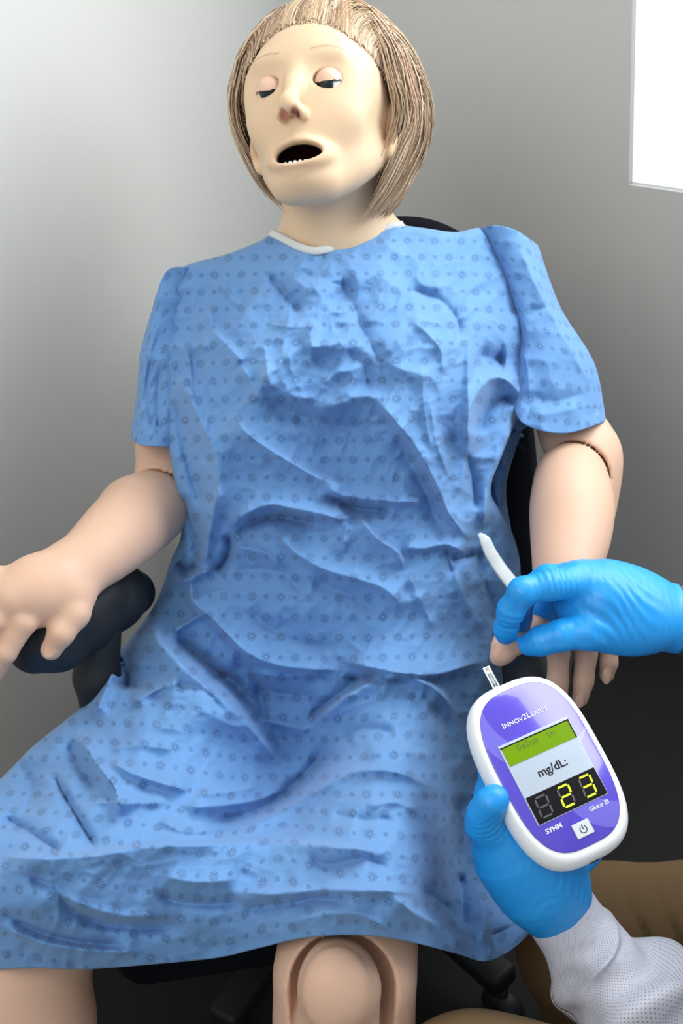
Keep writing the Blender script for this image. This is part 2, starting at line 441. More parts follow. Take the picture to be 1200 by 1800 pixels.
# eye holes
for sx in (-1, 1): f.ell((sx * .031, .0085, .082), (.0142, .0102, .016), mode='-', k=.0018)
V, F = f.mesh()
C = np.zeros((len(V), 3))
x, y, z = V.T
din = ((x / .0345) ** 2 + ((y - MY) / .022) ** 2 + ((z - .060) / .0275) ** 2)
C[:, 1] = np.clip((1.0 - din) * 6, 0, 1)  # shade of the mouth cavity put into the colour
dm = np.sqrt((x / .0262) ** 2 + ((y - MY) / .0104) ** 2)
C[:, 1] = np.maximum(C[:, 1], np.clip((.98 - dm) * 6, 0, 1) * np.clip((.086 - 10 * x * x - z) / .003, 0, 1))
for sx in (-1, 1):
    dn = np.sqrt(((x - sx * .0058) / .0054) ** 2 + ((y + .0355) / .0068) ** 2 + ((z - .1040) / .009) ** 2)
    C[:, 0] = np.maximum(C[:, 0], np.clip(1.35 - dn, 0, .5)); C[:, 1] = np.maximum(C[:, 1], np.clip((1.0 - dn) * 3.5, 0, 1) * (.35 if sx < 0 else .9))  # nostrils: own redness plus hollow shade put into the colour
    xa = sx * x - .033; yb = .0365 + .0035 * (1 - (xa / .020) ** 2) - (xa > 0) * .10 * xa
    br = np.exp(-((y - yb) / .0009) ** 2) * (np.abs(xa) < .0165) * (z > .03); C[:, 2] = np.maximum(C[:, 2], br * .5)
lip = np.exp(-((np.sqrt((x / .0245) ** 2 + ((y - MY) / .0118) ** 2) - 1.15) / .25) ** 2) * (z > .07); C[:, 0] += lip * .08
headV, headF, headC = head_to_view(V), F, C
# torso core (under the gown)
f = Field((-.34, -.24, -.20), (.30, .34, .20), .005)
f.chain([Pr(600, 490, .02, .05), Pr(590, 640, .02, .085), Pr(575, 850, -.03, .085), Pr(555, 1080, -.08, .09)], k=.03)
f.cone(P(410, 545, .0), P(800, 510, .0), .045, .045, k=.03)
f.cone(P(470, 640, .04), P(700, 630, .04), .075, .075, k=.03)
f.cone(P(470, 1130, -.09), P(650, 1150, -.09), .08, .08, k=.03)
tV, tF = f.mesh()
# right arm of the figure (image left)
f = Field((-.48, -.20, -.05), (-.10, .26, .30), .0024)
f.chain([Pr(372, 570, -.02, .030), Pr(328, 680, -.02, .032), Pr(296, 800, .008, .0325)], k=.01)
ua = P(275, 808, .03); ub = P(268, 822, .03); dv = (ub - ua) / np.linalg.norm(ub - ua)
f.cone(P(300, 765, .005), P(297, 795, .008), .0358, .0358, k=.001)
f.cone(P(296, 800, .008), P(286, 880, .03), .0330, .0330, k=.0015)
# forearm as its own vinyl piece meeting the elbow with a tight groove
f.chain([Pr(265, 893, .058, .0412), Pr(222, 925, .10, .0418)], mode='-', k=.001); f.ell(P(243, 898, .07), (.0448, .0388, .0428), mode='-', k=.001)
f.chain(dense([Pr(265, 893, .058, .0385), Pr(222, 927, .10, .0390), Pr(170, 973, .15, .0325), Pr(118, 1013, .19, .0262)]), k=.0012)
f.ell(P(243, 898, .07), (.042, .036, .040), k=.006)
# palm and digits
f.ell(P(66, 1040, .212), (.040, .028, .018), rot=rotm('Z', R(28)) @ rotm('Y', R(-15)), k=.015)
f.chain([Pr(118, 1013, .19, .026), Pr(60, 1040, .215, .024), Pr(20, 1052, .225, .020)], k=.02)
f.chain([Pr(115, 1022, .20, .023), Pr(128, 1048, .208, .019)], k=.015)
f.chain([Pr(128, 1040, .205, .018), Pr(130, 1078, .216, .0138), Pr(108, 1112, .222, .0112), Pr(90, 1142, .216, .0096)], k=.006)       # thumb
f.chain([Pr(72, 1052, .214, .0150), Pr(42, 1092, .230, .0118), Pr(10, 1146, .228, .0100), Pr(-18, 1195, .210, .0085), Pr(-34, 1222, .20, .0072)], k=.004)
f.chain([Pr(34, 1040, .220, .0150), Pr(-8, 1088, .234, .0114), Pr(-45, 1155, .226, .0100), Pr(-78, 1200, .212, .0085), Pr(-92, 1222, .204, .0072)], k=.004)
f.chain([Pr(5, 1040, .224, .0145), Pr(-42, 1082, .230, .0112), Pr(-90, 1135, .224, .0095), Pr(-122, 1175, .210, .008), Pr(-134, 1192, .203, .007)], k=.007)
f.chain([Pr(-5, 1020, .218, .0135), Pr(-62, 1050, .222, .0100), Pr(-108, 1085, .216, .0085), Pr(-140, 1112, .206, .0072)], k=.007)
f.ell(P(87, 1146, .2245), (.0060, .0080, .0022), rot=rotm('Z', R(-30)), k=.0015)
raV, raF = f.mesh()
# left arm of the figure (image right)
f = Field((.12, -.24, -.06), (.34, .32, .24), .0022)
f.chain([Pr(870, 490, -.02, .045), Pr(945, 620, -.0, .040), Pr(1003, 752, .008, .032), Pr(1022, 800, .015, .035)], k=.01)
f.cone(P(1005, 765, .018), P(1030, 800, .025), .031, .035, k=.01)
f.ell(P(1050, 800, .02), (.020, .042, .030), rot=rotm('Z', R(8)), k=.01)
f.ell(P(1040, 855, .03), (.026, .055, .034), rot=rotm('Z', R(5)), k=.02)
f.chain([Pr(1003, 842, .055, .0398), Pr(1005, 890, .085, .0443)], mode='-', k=.001)
f.chain(dense([Pr(1003, 842, .055, .0370), Pr(1005, 890, .085, .0415), Pr(1002, 945, .108, .0385), Pr(994, 1000, .13, .0315), Pr(990, 1045, .14, .029)]), k=.0012)
f.ell(P(1015, 1075, .132), (.036, .036, .016), rot=rotm('Z', R(-8)), k=.015)
f.chain([Pr(990, 1100, .142, .0130), Pr(981, 1150, .158, .0104), Pr(980, 1195, .164, .0098), Pr(983, 1232, .163, .0080)], k=.003)
f.chain([Pr(1024, 1100, .138, .0125), Pr(1030, 1150, .153, .0104), Pr(1025, 1198, .158, .0096), Pr(1019, 1228, .156, .0078)], k=.003)
f.chain([Pr(1052, 1095, .130, .0110), Pr(1070, 1136, .140, .0090), Pr(1070, 1166, .142, .0083), Pr(1066, 1187, .140, .0070)], k=.003)
f.chain([Pr(985, 1080, .145, .0150), Pr(945, 1105, .168, .0118), Pr(912, 1126, .180, .0108), Pr(884, 1148, .184, .0095), Pr(877, 1154, .184, .0088)], k=.006)
f.chain([Pr(985, 1060, .125, .015), Pr(930, 1095, .135, .0115), Pr(886, 1128, .145, .0095), Pr(877, 1140, .148, .0085)], k=.006)
for q in (P(1018, 1232, .1655), P(1065, 1190, .149)): f.ell(q, (.0052, .0078, .0022), k=.001)
f.ell(P(878, 1150, .1925), (.0065, .0078, .0022), rot=rotm('Z', R(-50)), k=.001)
laV, laF = f.mesh()
# legs: one thigh under the gown to the knee shell, the other to the lower left corner
f = Field((-.16, -.80, -.20), (.16, -.04, .40), .003)
f.chain([Pr(655, 1160, -.09, .075), Pr(648, 1400, .05, .060), Pr(618, 1600, .235, .056), Pr(606, 1715, .270, .0565), Pr(604, 1800, .255, .0565), Pr(600, 1850, .20, .048)], k=.02)
f.chain([Pr(600, 1740, .318, .0445), Pr(598, 1850, .318, .0445), Pr(596, 1960, .28, .0445)], mode='-', k=.002)
f.chain([Pr(598, 1738, .318, .0330), Pr(592, 1800, .305, .0345), Pr(588, 1900, .18, .040), Pr(585, 2100, -.02, .036)], mode='+', k=.002)
f.ell(P(594, 1735, .325), (.0325, .040, .034), k=.006)
f.ell(P(592, 1742, .340), (.0285, .036, .0205), k=.0015)
llV, llF = f.mesh()
f = Field((-.42, -.80, -.20), (.0, -.04, .38), .004)
f.chain([Pr(445, 1150, -.09, .075), Pr(250, 1400, .08, .064), Pr(90, 1590, .165, .055), Pr(30, 1735, .185, .058), Pr(45, 1800, .18, .060), Pr(70, 1950, .12, .054), Pr(90, 2100, -.02, .05)], k=.02)
rlV, rlF = f.mesh()
Vb, Fb, Cb = blob([(headV, headF, headC), (tV, tF, None), (raV, raF, None), (laV, laF, None), (llV, llF, None), (rlV, rlF, None)])
body = part('body', man, W(Vb), Fb, M_limb, col=Cb)
body.data.materials.append(M_face)
mi = np.zeros(len(body.data.polygons), np.int32); mi[:len(headF)] = 1
body.data.polygons.foreach_set('material_index', mi)
print('body verts', len(Vb))
# eyes: ball, upper lid, dark lash line
def sphere(c, r, n=24, mfun=None):
    V = [];F = []
    for i in range(n + 1):
        for k in range(2 * n):
            th = math.pi * i / n; ph = math.pi * k / n
            V.append((c[0] + r * math.sin(th) * math.cos(ph), c[1] + r * math.cos(th), c[2] + r * math.sin(th) * math.sin(ph)))
    for i in range(n):
        for k in range(2 * n): F.append((i * 2 * n + k, i * 2 * n + (k + 1) % (2 * n), (i + 1) * 2 * n + (k + 1) % (2 * n), (i + 1) * 2 * n + k))
    return np.array(V), np.array(F)
M_eyew = simple('eye_white', (.80, .82, .82), .12, var=.02)
M_iris = simple('dark_pupil', (.006, .012, .013), .15)
M_lid = simple('vinyl_eyelid', lin(224, 184, 158), .45, var=.03)
for sx in (-1, 1):
    c = np.array([sx * .031, .0080, .0745]); r = .0140
    V, F = sphere(c, r); eye = part('eyeball', man, W(head_to_view(V)), F, M_eyew)
    # iris disc looking a little sideways and down
    d = np.array([-.12 if sx > 0 else -.02, -.52, 1.0]); d /= np.linalg.norm(d)
    V, F = lathe([(.0001, .0006), (.0062, -.0006), (.0090, -.0030)], 24)
    V = V @ frame_to(d).T + c + d * (r + .0001)
    part('iris', eye, W(head_to_view(V)), F, M_iris)
    V, F = sphere(c, r + .0011, 32)
    P_ = V - c; ang = np.arctan2(P_[:, 1], P_[:, 2])
    keep = ang[F].min(1) > R(-21 if sx > 0 else -25); Fk = F[keep & (P_[F, 2].mean(1) > -.004)]
    part('eyelid', man, W(head_to_view(V)), Fk, M_lid)
    # lash edge
    q = [];
    for a_ in np.linspace(-1.15, 1.15, 20):
        rr = r + .0014; el = R(-21 if sx > 0 else -25)
        q.append(c + rr * np.array([math.sin(a_), math.cos(a_) * math.sin(el), math.cos(a_) * math.cos(el)]))
    cu = bpy.data.curves.new('lash_line', 'CURVE'); cu.dimensions = '3D'; sp = cu.splines.new('POLY'); sp.points.add(len(q) - 1)
    for k_, p_ in enumerate(q): sp.points[k_].co = (*(W(head_to_view(p_)) - wpos(man)), 1)
    cu.bevel_depth = .0006; cu.bevel_resolution = 1; cu.materials.append(M_iris)
    oo = bpy.data.objects.new('lash_line', cu); COL.objects.link(oo); oo.parent = man
# lower teeth
M_tooth = simple('ivory_teeth', (.80, .78, .72), .25, var=.03)
for k in range(6):
    f = Field((-.006, -.007, -.005), (.006, .007, .005), .0007)
    f.ell((0, 0, 0), (.0031, .0052, .0022), k=.001)
    V, F = f.mesh(); xx = (k - 2.5) * .0054
    part('tooth', man, W(head_to_view(V + np.array([xx, -.0752, .0790 - 9 * xx * xx]))), F, M_tooth)
# bolts at the elbow and knee
for (px, py, z, dr, rr) in ((1062, 762, .030, (.80, .22, .56), .0085), (704, 1772, .287, (.75, -.1, .6), .010)):
    V, F = lathe([(rr * .35, .0002), (rr * .4, .002), (rr * .85, .002), (rr, .0005), (rr, -.006)][::-1], 20)
    part('bolt', man, W(V @ frame_to(dr).T + P(px, py, z)), F, M_metal)
#%%WIG
M_hair = NT('blonde_wig_fibre')
hi = M_hair.node('ShaderNodeAttribute', attribute_name='pigment')
M_hair.base(hi.outputs['Color']); M_hair.set(Roughness=.42); M_hair.b.inputs['Specular IOR Level'].default_value = .5
M_hair = M_hair.m
EC = np.array([0, .030, -.030]); ER = np.array([.098, .107, .112])
f = Field((-.125, -.16, -.16), (.125, .15, .10), .003)
f.ell((0, .036, -.02), (.0765, .0930, .0985), k=.01)
f.ell((.004, -.04, -.050), (.066, .070, .046), k=.03)
f.apply((-9, -9, -9), (9, 9, 9), lambda X, Y, Z: -(-.66 * (Y - .066) + .75 * (Z - .058)) + 0 * X, '-', .002)
V, F = f.mesh()
cc = np.tile(np.array(lin(168, 138, 106)), (len(V), 1))
wig = part('wig', man, W(head_to_view(V)), F, M_hair, col=cc, label='short blonde swept-back wig')
def strands(n, seed):
    rs = np.random.RandomState(seed); Vs = []; Fs = []; Cs = []; nn = 0
    K = 16; t = np.linspace(0, 1, K)
    pal = np.array([lin(208, 182, 146), lin(188, 158, 122), lin(160, 130, 100), lin(224, 203, 172), lin(140, 110, 84), lin(198, 164, 136)])
    clump = rs.uniform(-1, 1, 130); co_ = rs.normal(0, 1, (130, 4))
    sm = lambda x: np.clip(x, 0, 1) ** 2 * (3 - 2 * np.clip(x, 0, 1))
    for s_ in range(n):
        ci = rs.randint(130); front = rs.rand() < .55
        b = np.clip(clump[ci] + rs.normal(0, .030), -1, 1); sg = 1 if b > 0 else -1; ab = abs(b)
        if front:                                                    # rooted along the hairline, combed up, back and down
            az0 = 1.22 * sg * ab ** .95; el0 = .43 - .62 * ab ** 1.7 + rs.normal(0, .03); r0_ = 1.05 - .19 * ab ** 2
            az1 = sg * ((1.25 + 1.05 * ab if sg < 0 else 1.38 + .9 * ab) + .12 * co_[ci, 0] + rs.normal(0, .05)); lift = (.62 * (1 - ab) + .10)
            az = az0 + (az1 - az0) * sm(t * 1.15); e1 = -(.62 if sg > 0 else .42) - .30 * ab - .08 * co_[ci, 1] + rs.normal(0, .07)
            el = el0 + lift * np.sin(np.pi * np.clip(t * 1.5, 0, 1)) + (e1 - el0) * t ** 1.9
            top = 1.05 + .018 * co_[ci, 2] + rs.uniform(-.035, .035)
            rad = r0_ + (top - r0_) * sm(t * 2.6) - .05 * t ** 2
            if ab < .45 and rs.rand() < .45:                         # straight back over the top
                az = az0 + sg * .10 * t + 0 * t; el = el0 + (2.5 - el0) * t; rad = r0_ + (1.06 + .02 * co_[ci, 2] - r0_) * sm(t * 3)
        else:                                                        # crown layers
            az0 = b * 2.6; el0 = 1.15 - .15 * rs.rand(); az1 = b * 2.9 + .1 * co_[ci, 0]
            az = az0 + (az1 - az0) * sm(t * 1.2) + .12 * np.sin(5 * t + co_[ci, 3])
            e1 = -(.95 if sg > 0 else .75) + .42 * max(0, 1.5 - abs(az1)) - .08 * co_[ci, 1] + rs.normal(0, .08)
            el = el0 + (e1 - el0) * t ** 1.15; rad = (1.0 + .03 * rs.rand() + .012 * co_[ci, 2]) + 0 * t; rad[0] = .97
            if abs(az1) < 1.3: continue
        pts = np.stack([np.sin(az) * np.cos(el), np.sin(el), np.cos(az) * np.cos(el)], 1) * ER * rad[:, None] + EC
        fall = np.clip((-.03 - pts[:, 1]) / .08, 0, 1)
        pts[:, 1] -= (.052 if sg > 0 else .030) * fall; pts[:, 0] *= (1 - .05 * fall) * (1.07 if sg < 0 else 1)
        pts[:, 0] += .0014 * np.sin(5 * t + co_[ci, 2] * 3); pts[:, 1] += .0014 * np.sin(6 * t + co_[ci, 3] * 3)
        q = head_to_view(pts)
        c = pal[(ci + rs.randint(0, 2)) % 6] * rs.uniform(.8, 1.15)
        wd = rs.uniform(.00035, .0008)
        tan = np.gradient(q, axis=0); tan /= np.linalg.norm(tan, axis=1)[:, None] + 1e-9
        nrm = q - head_to_view(EC[None])[0]; nrm /= np.linalg.norm(nrm, axis=1)[:, None]
        bi = np.cross(tan, nrm); bi /= np.linalg.norm(bi, axis=1)[:, None] + 1e-9
        wv = wd * np.minimum(1, (1.05 - t) * 4)[:, None]
        ring = np.stack([q + bi * wv, q + nrm * wv * .8, q - bi * wv, q - nrm * wv * .8], 1).reshape(-1, 3)
        Vs.append(ring); Cs.append(np.tile(c, (K * 4, 1)))
        i0 = nn + np.arange(K - 1)[:, None, None] * 4; k4 = np.arange(4)[None, :, None]
        Fs.append(np.concatenate([i0 + k4, i0 + (k4 + 1) % 4, i0 + 4 + (k4 + 1) % 4, i0 + 4 + k4], 2).reshape(-1, 4)); nn += K * 4
    return np.concatenate(Vs), np.concatenate(Fs), np.concatenate(Cs)
V, F, C = strands(8000, 5)
o = part('hair_fibres', wig, W(V), F, M_hair, col=C); o['kind'] = 'stuff'
#%%GOWN
# ---------------------------------------------------------------- gown
def vnoise(x, y, seed, scale):
    rs = np.random.RandomState(seed); g = rs.uniform(-1, 1, (256, 256))
    x = x / scale + 40; y = y / scale + 40; xi = np.floor(x).astype(int); yi = np.floor(y).astype(int)
    fx = x - xi; fy = y - yi; fx = fx * fx * (3 - 2 * fx); fy = fy * fy * (3 - 2 * fy); G = lambda a, b: g[a % 256, b % 256]
    return (G(xi, yi) * (1 - fx) + G(xi + 1, yi) * fx) * (1 - fy) + (G(xi, yi + 1) * (1 - fx) + G(xi + 1, yi + 1) * fx) * fy
def curve_at(pts, t):
    L = smooth_loop(pts, 40 * len(pts), closed=False); d = np.r_[0, np.cumsum(np.linalg.norm(np.diff(L, axis=0), axis=1))]; d /= d[-1]
    return np.stack([np.interp(t, d, L[:, i]) for i in range(2)], -1)
def patch_grid(top, bottom, left, right, nu, nv):
    u = np.linspace(0, 1, nu); v = np.linspace(0, 1, nv)
    T, B, L, Rr = curve_at(top, u), curve_at(bottom, u), curve_at(left, v), curve_at(right, v)
    uu, vv = u[None, :, None], v[:, None, None]
    Q = (1 - vv) * T[None] + vv * B[None] + (1 - uu) * L[:, None] + uu * Rr[:, None]
    Q -= (1 - uu) * (1 - vv) * T[0] + uu * (1 - vv) * T[-1] + (1 - uu) * vv * B[0] + uu * vv * B[-1]
    return Q[..., 0], Q[..., 1]
def tps(ctrl):
    c = np.array(ctrl, float); X = c[:, :2] / 500; n = len(c)
    U = lambda r2: np.where(r2 > 0, .5 * r2 * np.log(r2 + 1e-12), 0)
    K = U(((X[:, None] - X[None]) ** 2).sum(-1)) + np.eye(n) * 2e-3
    A = np.zeros((n + 3, n + 3)); A[:n, :n] = K; A[:n, n] = 1; A[:n, n + 1:] = X; A[n, :n] = 1; A[n + 1:, :n] = X.T
    s_ = np.linalg.solve(A, np.r_[c[:, 2], 0, 0, 0])
    def ev(px, py):
        o = s_[n] + s_[n + 1] * px / 500 + s_[n + 2] * py / 500
        for i in range(n): o = o + s_[i] * U((px / 500 - X[i, 0]) ** 2 + (py / 500 - X[i, 1]) ** 2)
        return o
    return ev
def fold(px, py, pts, h, wl, wr, end=.18, mix=1.25):
    """ridge (h>0) or furrow (h<0, mm) along pts; wl / wr: widths in px on the left / right of the walking direction (image axes)"""
    L = smooth_loop(pts, 12 * len(pts), closed=False) if len(pts) > 2 else np.array(pts, float)
    x0, y0 = L.min(0) - 3 * max(wl, wr); x1, y1 = L.max(0) + 3 * max(wl, wr)
    mk = (px > x0) & (px < x1) & (py > y0) & (py < y1)
    if not mk.any(): return np.zeros_like(px)
    X = px[mk]; Y = py[mk]; best = np.full(X.shape, 1e9); sg = np.zeros(X.shape); tt = np.zeros(X.shape)
    seg = np.linalg.norm(np.diff(L, axis=0), axis=1); cum = np.r_[0, np.cumsum(seg)]
    for i in range(len(L) - 1):
        a = L[i]; d = L[i + 1] - a; l2 = max(d @ d, 1e-6)
        t = np.clip(((X - a[0]) * d[0] + (Y - a[1]) * d[1]) / l2, 0, 1)
        ex, ey = X - a[0] - t * d[0], Y - a[1] - t * d[1]; dd = ex * ex + ey * ey; q = dd < best
        best = np.where(q, dd, best); cr = d[0] * (Y - a[1]) - d[1] * (X - a[0]); sg = np.where(q, np.sign(cr), sg); tt = np.where(q, (cum[i] + t * seg[i]) / cum[-1], tt)
    dist = np.sqrt(best); wd = np.where(sg > 0, wr, wl)          # image y down: cross>0 is to the right
    prof = np.exp(-(dist / wd) ** mix)
    e = np.clip(tt / end, 0, 1) * np.clip((1 - tt) / end, 0, 1); e = e * e * (3 - 2 * e)
    out = np.zeros_like(px); out[mk] = h / 1000 * prof * e; return out
def cloth(name, par, px, py, z, mat, back, uvs=(0, 0), sides='lrtb', thick=.0016, zuv=None, uvf=None, **k):
    """sheet from the grid, its rim carried back round the body, with a real fabric thickness"""
    Q = np.stack([(px - 600) * (D - z) / D / S, (900 - py) * (D - z) / D / S, z], -1)
    nv, nu = z.shape
    Zs = z
    zu = z if zuv is None else zuv
    Qu = np.stack([(px - 600) * (D - zu) / D / S, (900 - py) * (D - zu) / D / S, zu], -1)
    du = np.linalg.norm(np.diff(Qu, axis=1), axis=2); dv = np.linalg.norm(np.diff(Qu, axis=0), axis=2)
    # lengths on a lightly smoothed surface so the print is not torn by the creases
    if zuv is not None and callable(uvf):
        Uc, Vc = uvf(px, py)
    else:
        Uc = np.concatenate([np.zeros((nv, 1)), np.cumsum(du, 1)], 1); Uc -= Uc[:, nu // 2:nu // 2 + 1]
        Vc = np.concatenate([np.zeros((1, nu)), np.cumsum(dv, 0)], 0)
    UV = np.stack([Uc + uvs[0], Vc + uvs[1]], -1)
    ctr = Q.reshape(-1, 3).mean(0)
    def ext(Q, UV, axis, end):
        steps = back.get(end, None)
        if not steps: return Q, UV
        idx = 0 if end in 'lt' else -1
        edge = Q[:, idx] if axis == 1 else Q[idx]; inn = Q[:, 3 if idx == 0 else -4] if axis == 1 else Q[3 if idx == 0 else -4]
        eu = UV[:, idx] if axis == 1 else UV[idx]
        dirn = inn - edge; dirn[:, 2] = 0; dirn /= np.linalg.norm(dirn, axis=1)[:, None] + 1e-9
        rows = []; uvr = []; acc = 0
        for din, dz in steps:
            rows.append(edge + dirn * din + np.array([0, 0, -dz])); acc = math.hypot(din, dz); s_ = (-1 if idx == 0 else 1)
            uvr.append(eu + (np.array([s_ * acc, 0]) if axis == 1 else np.array([0, s_ * acc])))
        if idx == 0: rows, uvr = rows[::-1], uvr[::-1]
        R_ = np.stack(rows, axis); U_ = np.stack(uvr, axis)
        return (np.concatenate([R_, Q], axis), np.concatenate([U_, UV], axis)) if idx == 0 else (np.concatenate([Q, R_], axis), np.concatenate([UV, U_], axis))
    for e_ in sides: Q, UV = ext(Q, UV, 1 if e_ in 'lr' else 0, e_)
    nv, nu = Q.shape[:2]
    idx = np.arange(nv * nu).reshape(nv, nu)
    F = np.stack([idx[:-1, :-1], idx[1:, :-1], idx[1:, 1:], idx[:-1, 1:]], -1).reshape(-1, 4)
    o = part(name, par, W(Q.reshape(-1, 3)), F, mat, uv=UV.reshape(-1, 2), **k)
    md = o.modifiers.new('thickness', 'SOLIDIFY'); md.thickness = thick; md.offset = -1
    return o
# printed cotton
def gown_mat(name):
    t = NT(name)
    uv = t.node('ShaderNodeUVMap', uv_map='uv'); sp = t.node('ShaderNodeSeparateXYZ'); t.link(uv.outputs[0], sp.inputs[0])
    PX, PY = .0270, .0185
    row = t.math('FLOOR', t.math('DIVIDE', sp.outputs[1], PY))
    par_ = t.math('MULTIPLY', t.math('MODULO', t.math('ABSOLUTE', row), 2), PX / 2)
    u = t.math('ADD', sp.outputs[0], par_)
    fy = t.math('MULTIPLY', t.math('SUBTRACT', t.math('FRACT', t.math('DIVIDE', sp.outputs[1], PY)), .5), PY)
    def flake(uu, Rr, arms, wdt):
        fx = t.math('MULTIPLY', t.math('SUBTRACT', t.math('FRACT', t.math('DIVIDE', uu, PX)), .5), PX)
        r = t.math('SQRT', t.math('ADD', t.math('MULTIPLY', fx, fx), t.math('MULTIPLY', fy, fy)))
        a = t.math('ARCTAN2', fy, fx)
        sec = 2 * math.pi / arms
        af = t.math('MULTIPLY', t.math('SUBTRACT', t.math('FRACT', t.math('ADD', t.math('DIVIDE', a, sec), 100.5)), .5), sec)
        p = t.math('MULTIPLY', r, t.math('COSINE', af)); q = t.math('ABSOLUTE', t.math('MULTIPLY', r, t.math('SINE', af)))
        inR = t.math('LESS_THAN', r, Rr)
        arm = t.math('MULTIPLY', t.math('LESS_THAN', q, wdt), t.math('GREATER_THAN', r, Rr * .18))
        def vee(p0, ln):
            dd = t.math('ABSOLUTE', t.math('SUBTRACT', t.math('SUBTRACT', p, p0), q))
            return t.math('MULTIPLY', t.math('LESS_THAN', dd, wdt * 1.3), t.math('LESS_THAN', q, ln))
        ring = t.math('LESS_THAN', t.math('ABSOLUTE', t.math('SUBTRACT', r, Rr * .30)), wdt * .9)
        m1 = t.math('MAXIMUM', arm, ring)
        m1 = t.math('MAXIMUM', m1, vee(Rr * .62, Rr * .26))
        if Rr > .003: m1 = t.math('MAXIMUM', m1, vee(Rr * .38, Rr * .2))
        return t.math('MULTIPLY', m1, inR)
    big = flake(u, .0048, 8, .00018)
    small = flake(t.math('ADD', u, PX / 2), .0024, 8, .00016)
    mk = t.math('MAXIMUM', big, small)
    n = t.noise(14, 4)
    basec = t.mix(n, lin(98, 142, 192), lin(108, 151, 199))
    t.base(t.mix(t.math('MULTIPLY', t.math('MULTIPLY', mk, t.math('ADD', .35, t.noise(45, 2))), .66), basec, lin(34, 48, 82)))
    t.set(Roughness=.82); t.b.inputs['Specular IOR Level'].default_value = .2
    t.b.inputs['Sheen Weight'].default_value = .15; t.b.inputs['Sheen Roughness'].default_value = .5
    bn = t.noise(70, 4, rough=.6)
    wv = t.noise(900, 1)
    t.bump(t.math('ADD', t.math('MULTIPLY', bn, 1.0), t.math('MULTIPLY', wv, .12)), .35, .0022)
    return t.m
M_gown = gown_mat('blue_snowflake_cotton')
M_trim = simple('white_cotton_tape', (.60, .63, .61), .8, var=.04, bump=.3, bscale=1500)
#FOLDS
ctrl = [(600, 445, .118), (480, 425, .095), (700, 400, .090), (320, 470, .060), (300, 560, .065), (850, 410, .05), (890, 520, .055),
        (450, 540, .135), (580, 540, .155), (720, 520, .140), (830, 560, .105),
        (360, 650, .115), (460, 660, .170), (560, 660, .172), (690, 640, .178), (810, 680, .135), (900, 700, .07),
        (296, 740, .078), (300, 820, .085), (380, 760, .130), (500, 770, .145), (600, 760, .140), (720, 760, .150), (820, 800, .11), (880, 830, .06),
        (320, 900, .080), (420, 880, .115), (540, 880, .122), (660, 880, .122), (780, 900, .105), (900, 950, .03),
        (290, 1010, .03), (400, 1000, .080), (540, 1020, .115), (680, 1020, .115), (800, 1030, .085), (880, 1080, .02),
        (230, 1120, .055), (340, 1130, .080), (480, 1150, .080), (620, 1150, .095), (760, 1140, .085), (860, 1170, .02),
        (150, 1250, .100), (260, 1250, .150), (370, 1260, .145), (460, 1250, .055), (480, 1320, .040), (555, 1290, .075), (660, 1270, .155), (760, 1280, .125), (820, 1280, .05), (870, 1280, .0),
        (30, 1380, .155), (120, 1380, .205), (250, 1400, .230), (380, 1400, .195), (480, 1400, .105), (580, 1400, .205), (680, 1400, .250), (755, 1400, .205), (805, 1400, .09), (870, 1400, .02),
        (-60, 1500, .265), (60, 1500, .300), (200, 1500, .295), (340, 1500, .280), (480, 1500, .265), (600, 1500, .312), (700, 1500, .312), (760, 1510, .24), (805, 1520, .12), (880, 1530, .08),
        (-60, 1600, .275), (60, 1600, .315), (200, 1600, .302), (340, 1600, .297), (480, 1600, .312), (600, 1590, .352), (700, 1590, .340), (765, 1610, .26), (815, 1610, .195), (900, 1620, .18),
        (-60, 1705, .225), (60, 1700, .262), (200, 1695, .255), (380, 1680, .262), (540, 1645, .330), (640, 1640, .350), (750, 1655, .300), (840, 1680, .215), (910, 1660, .18)]
zb = tps(ctrl)
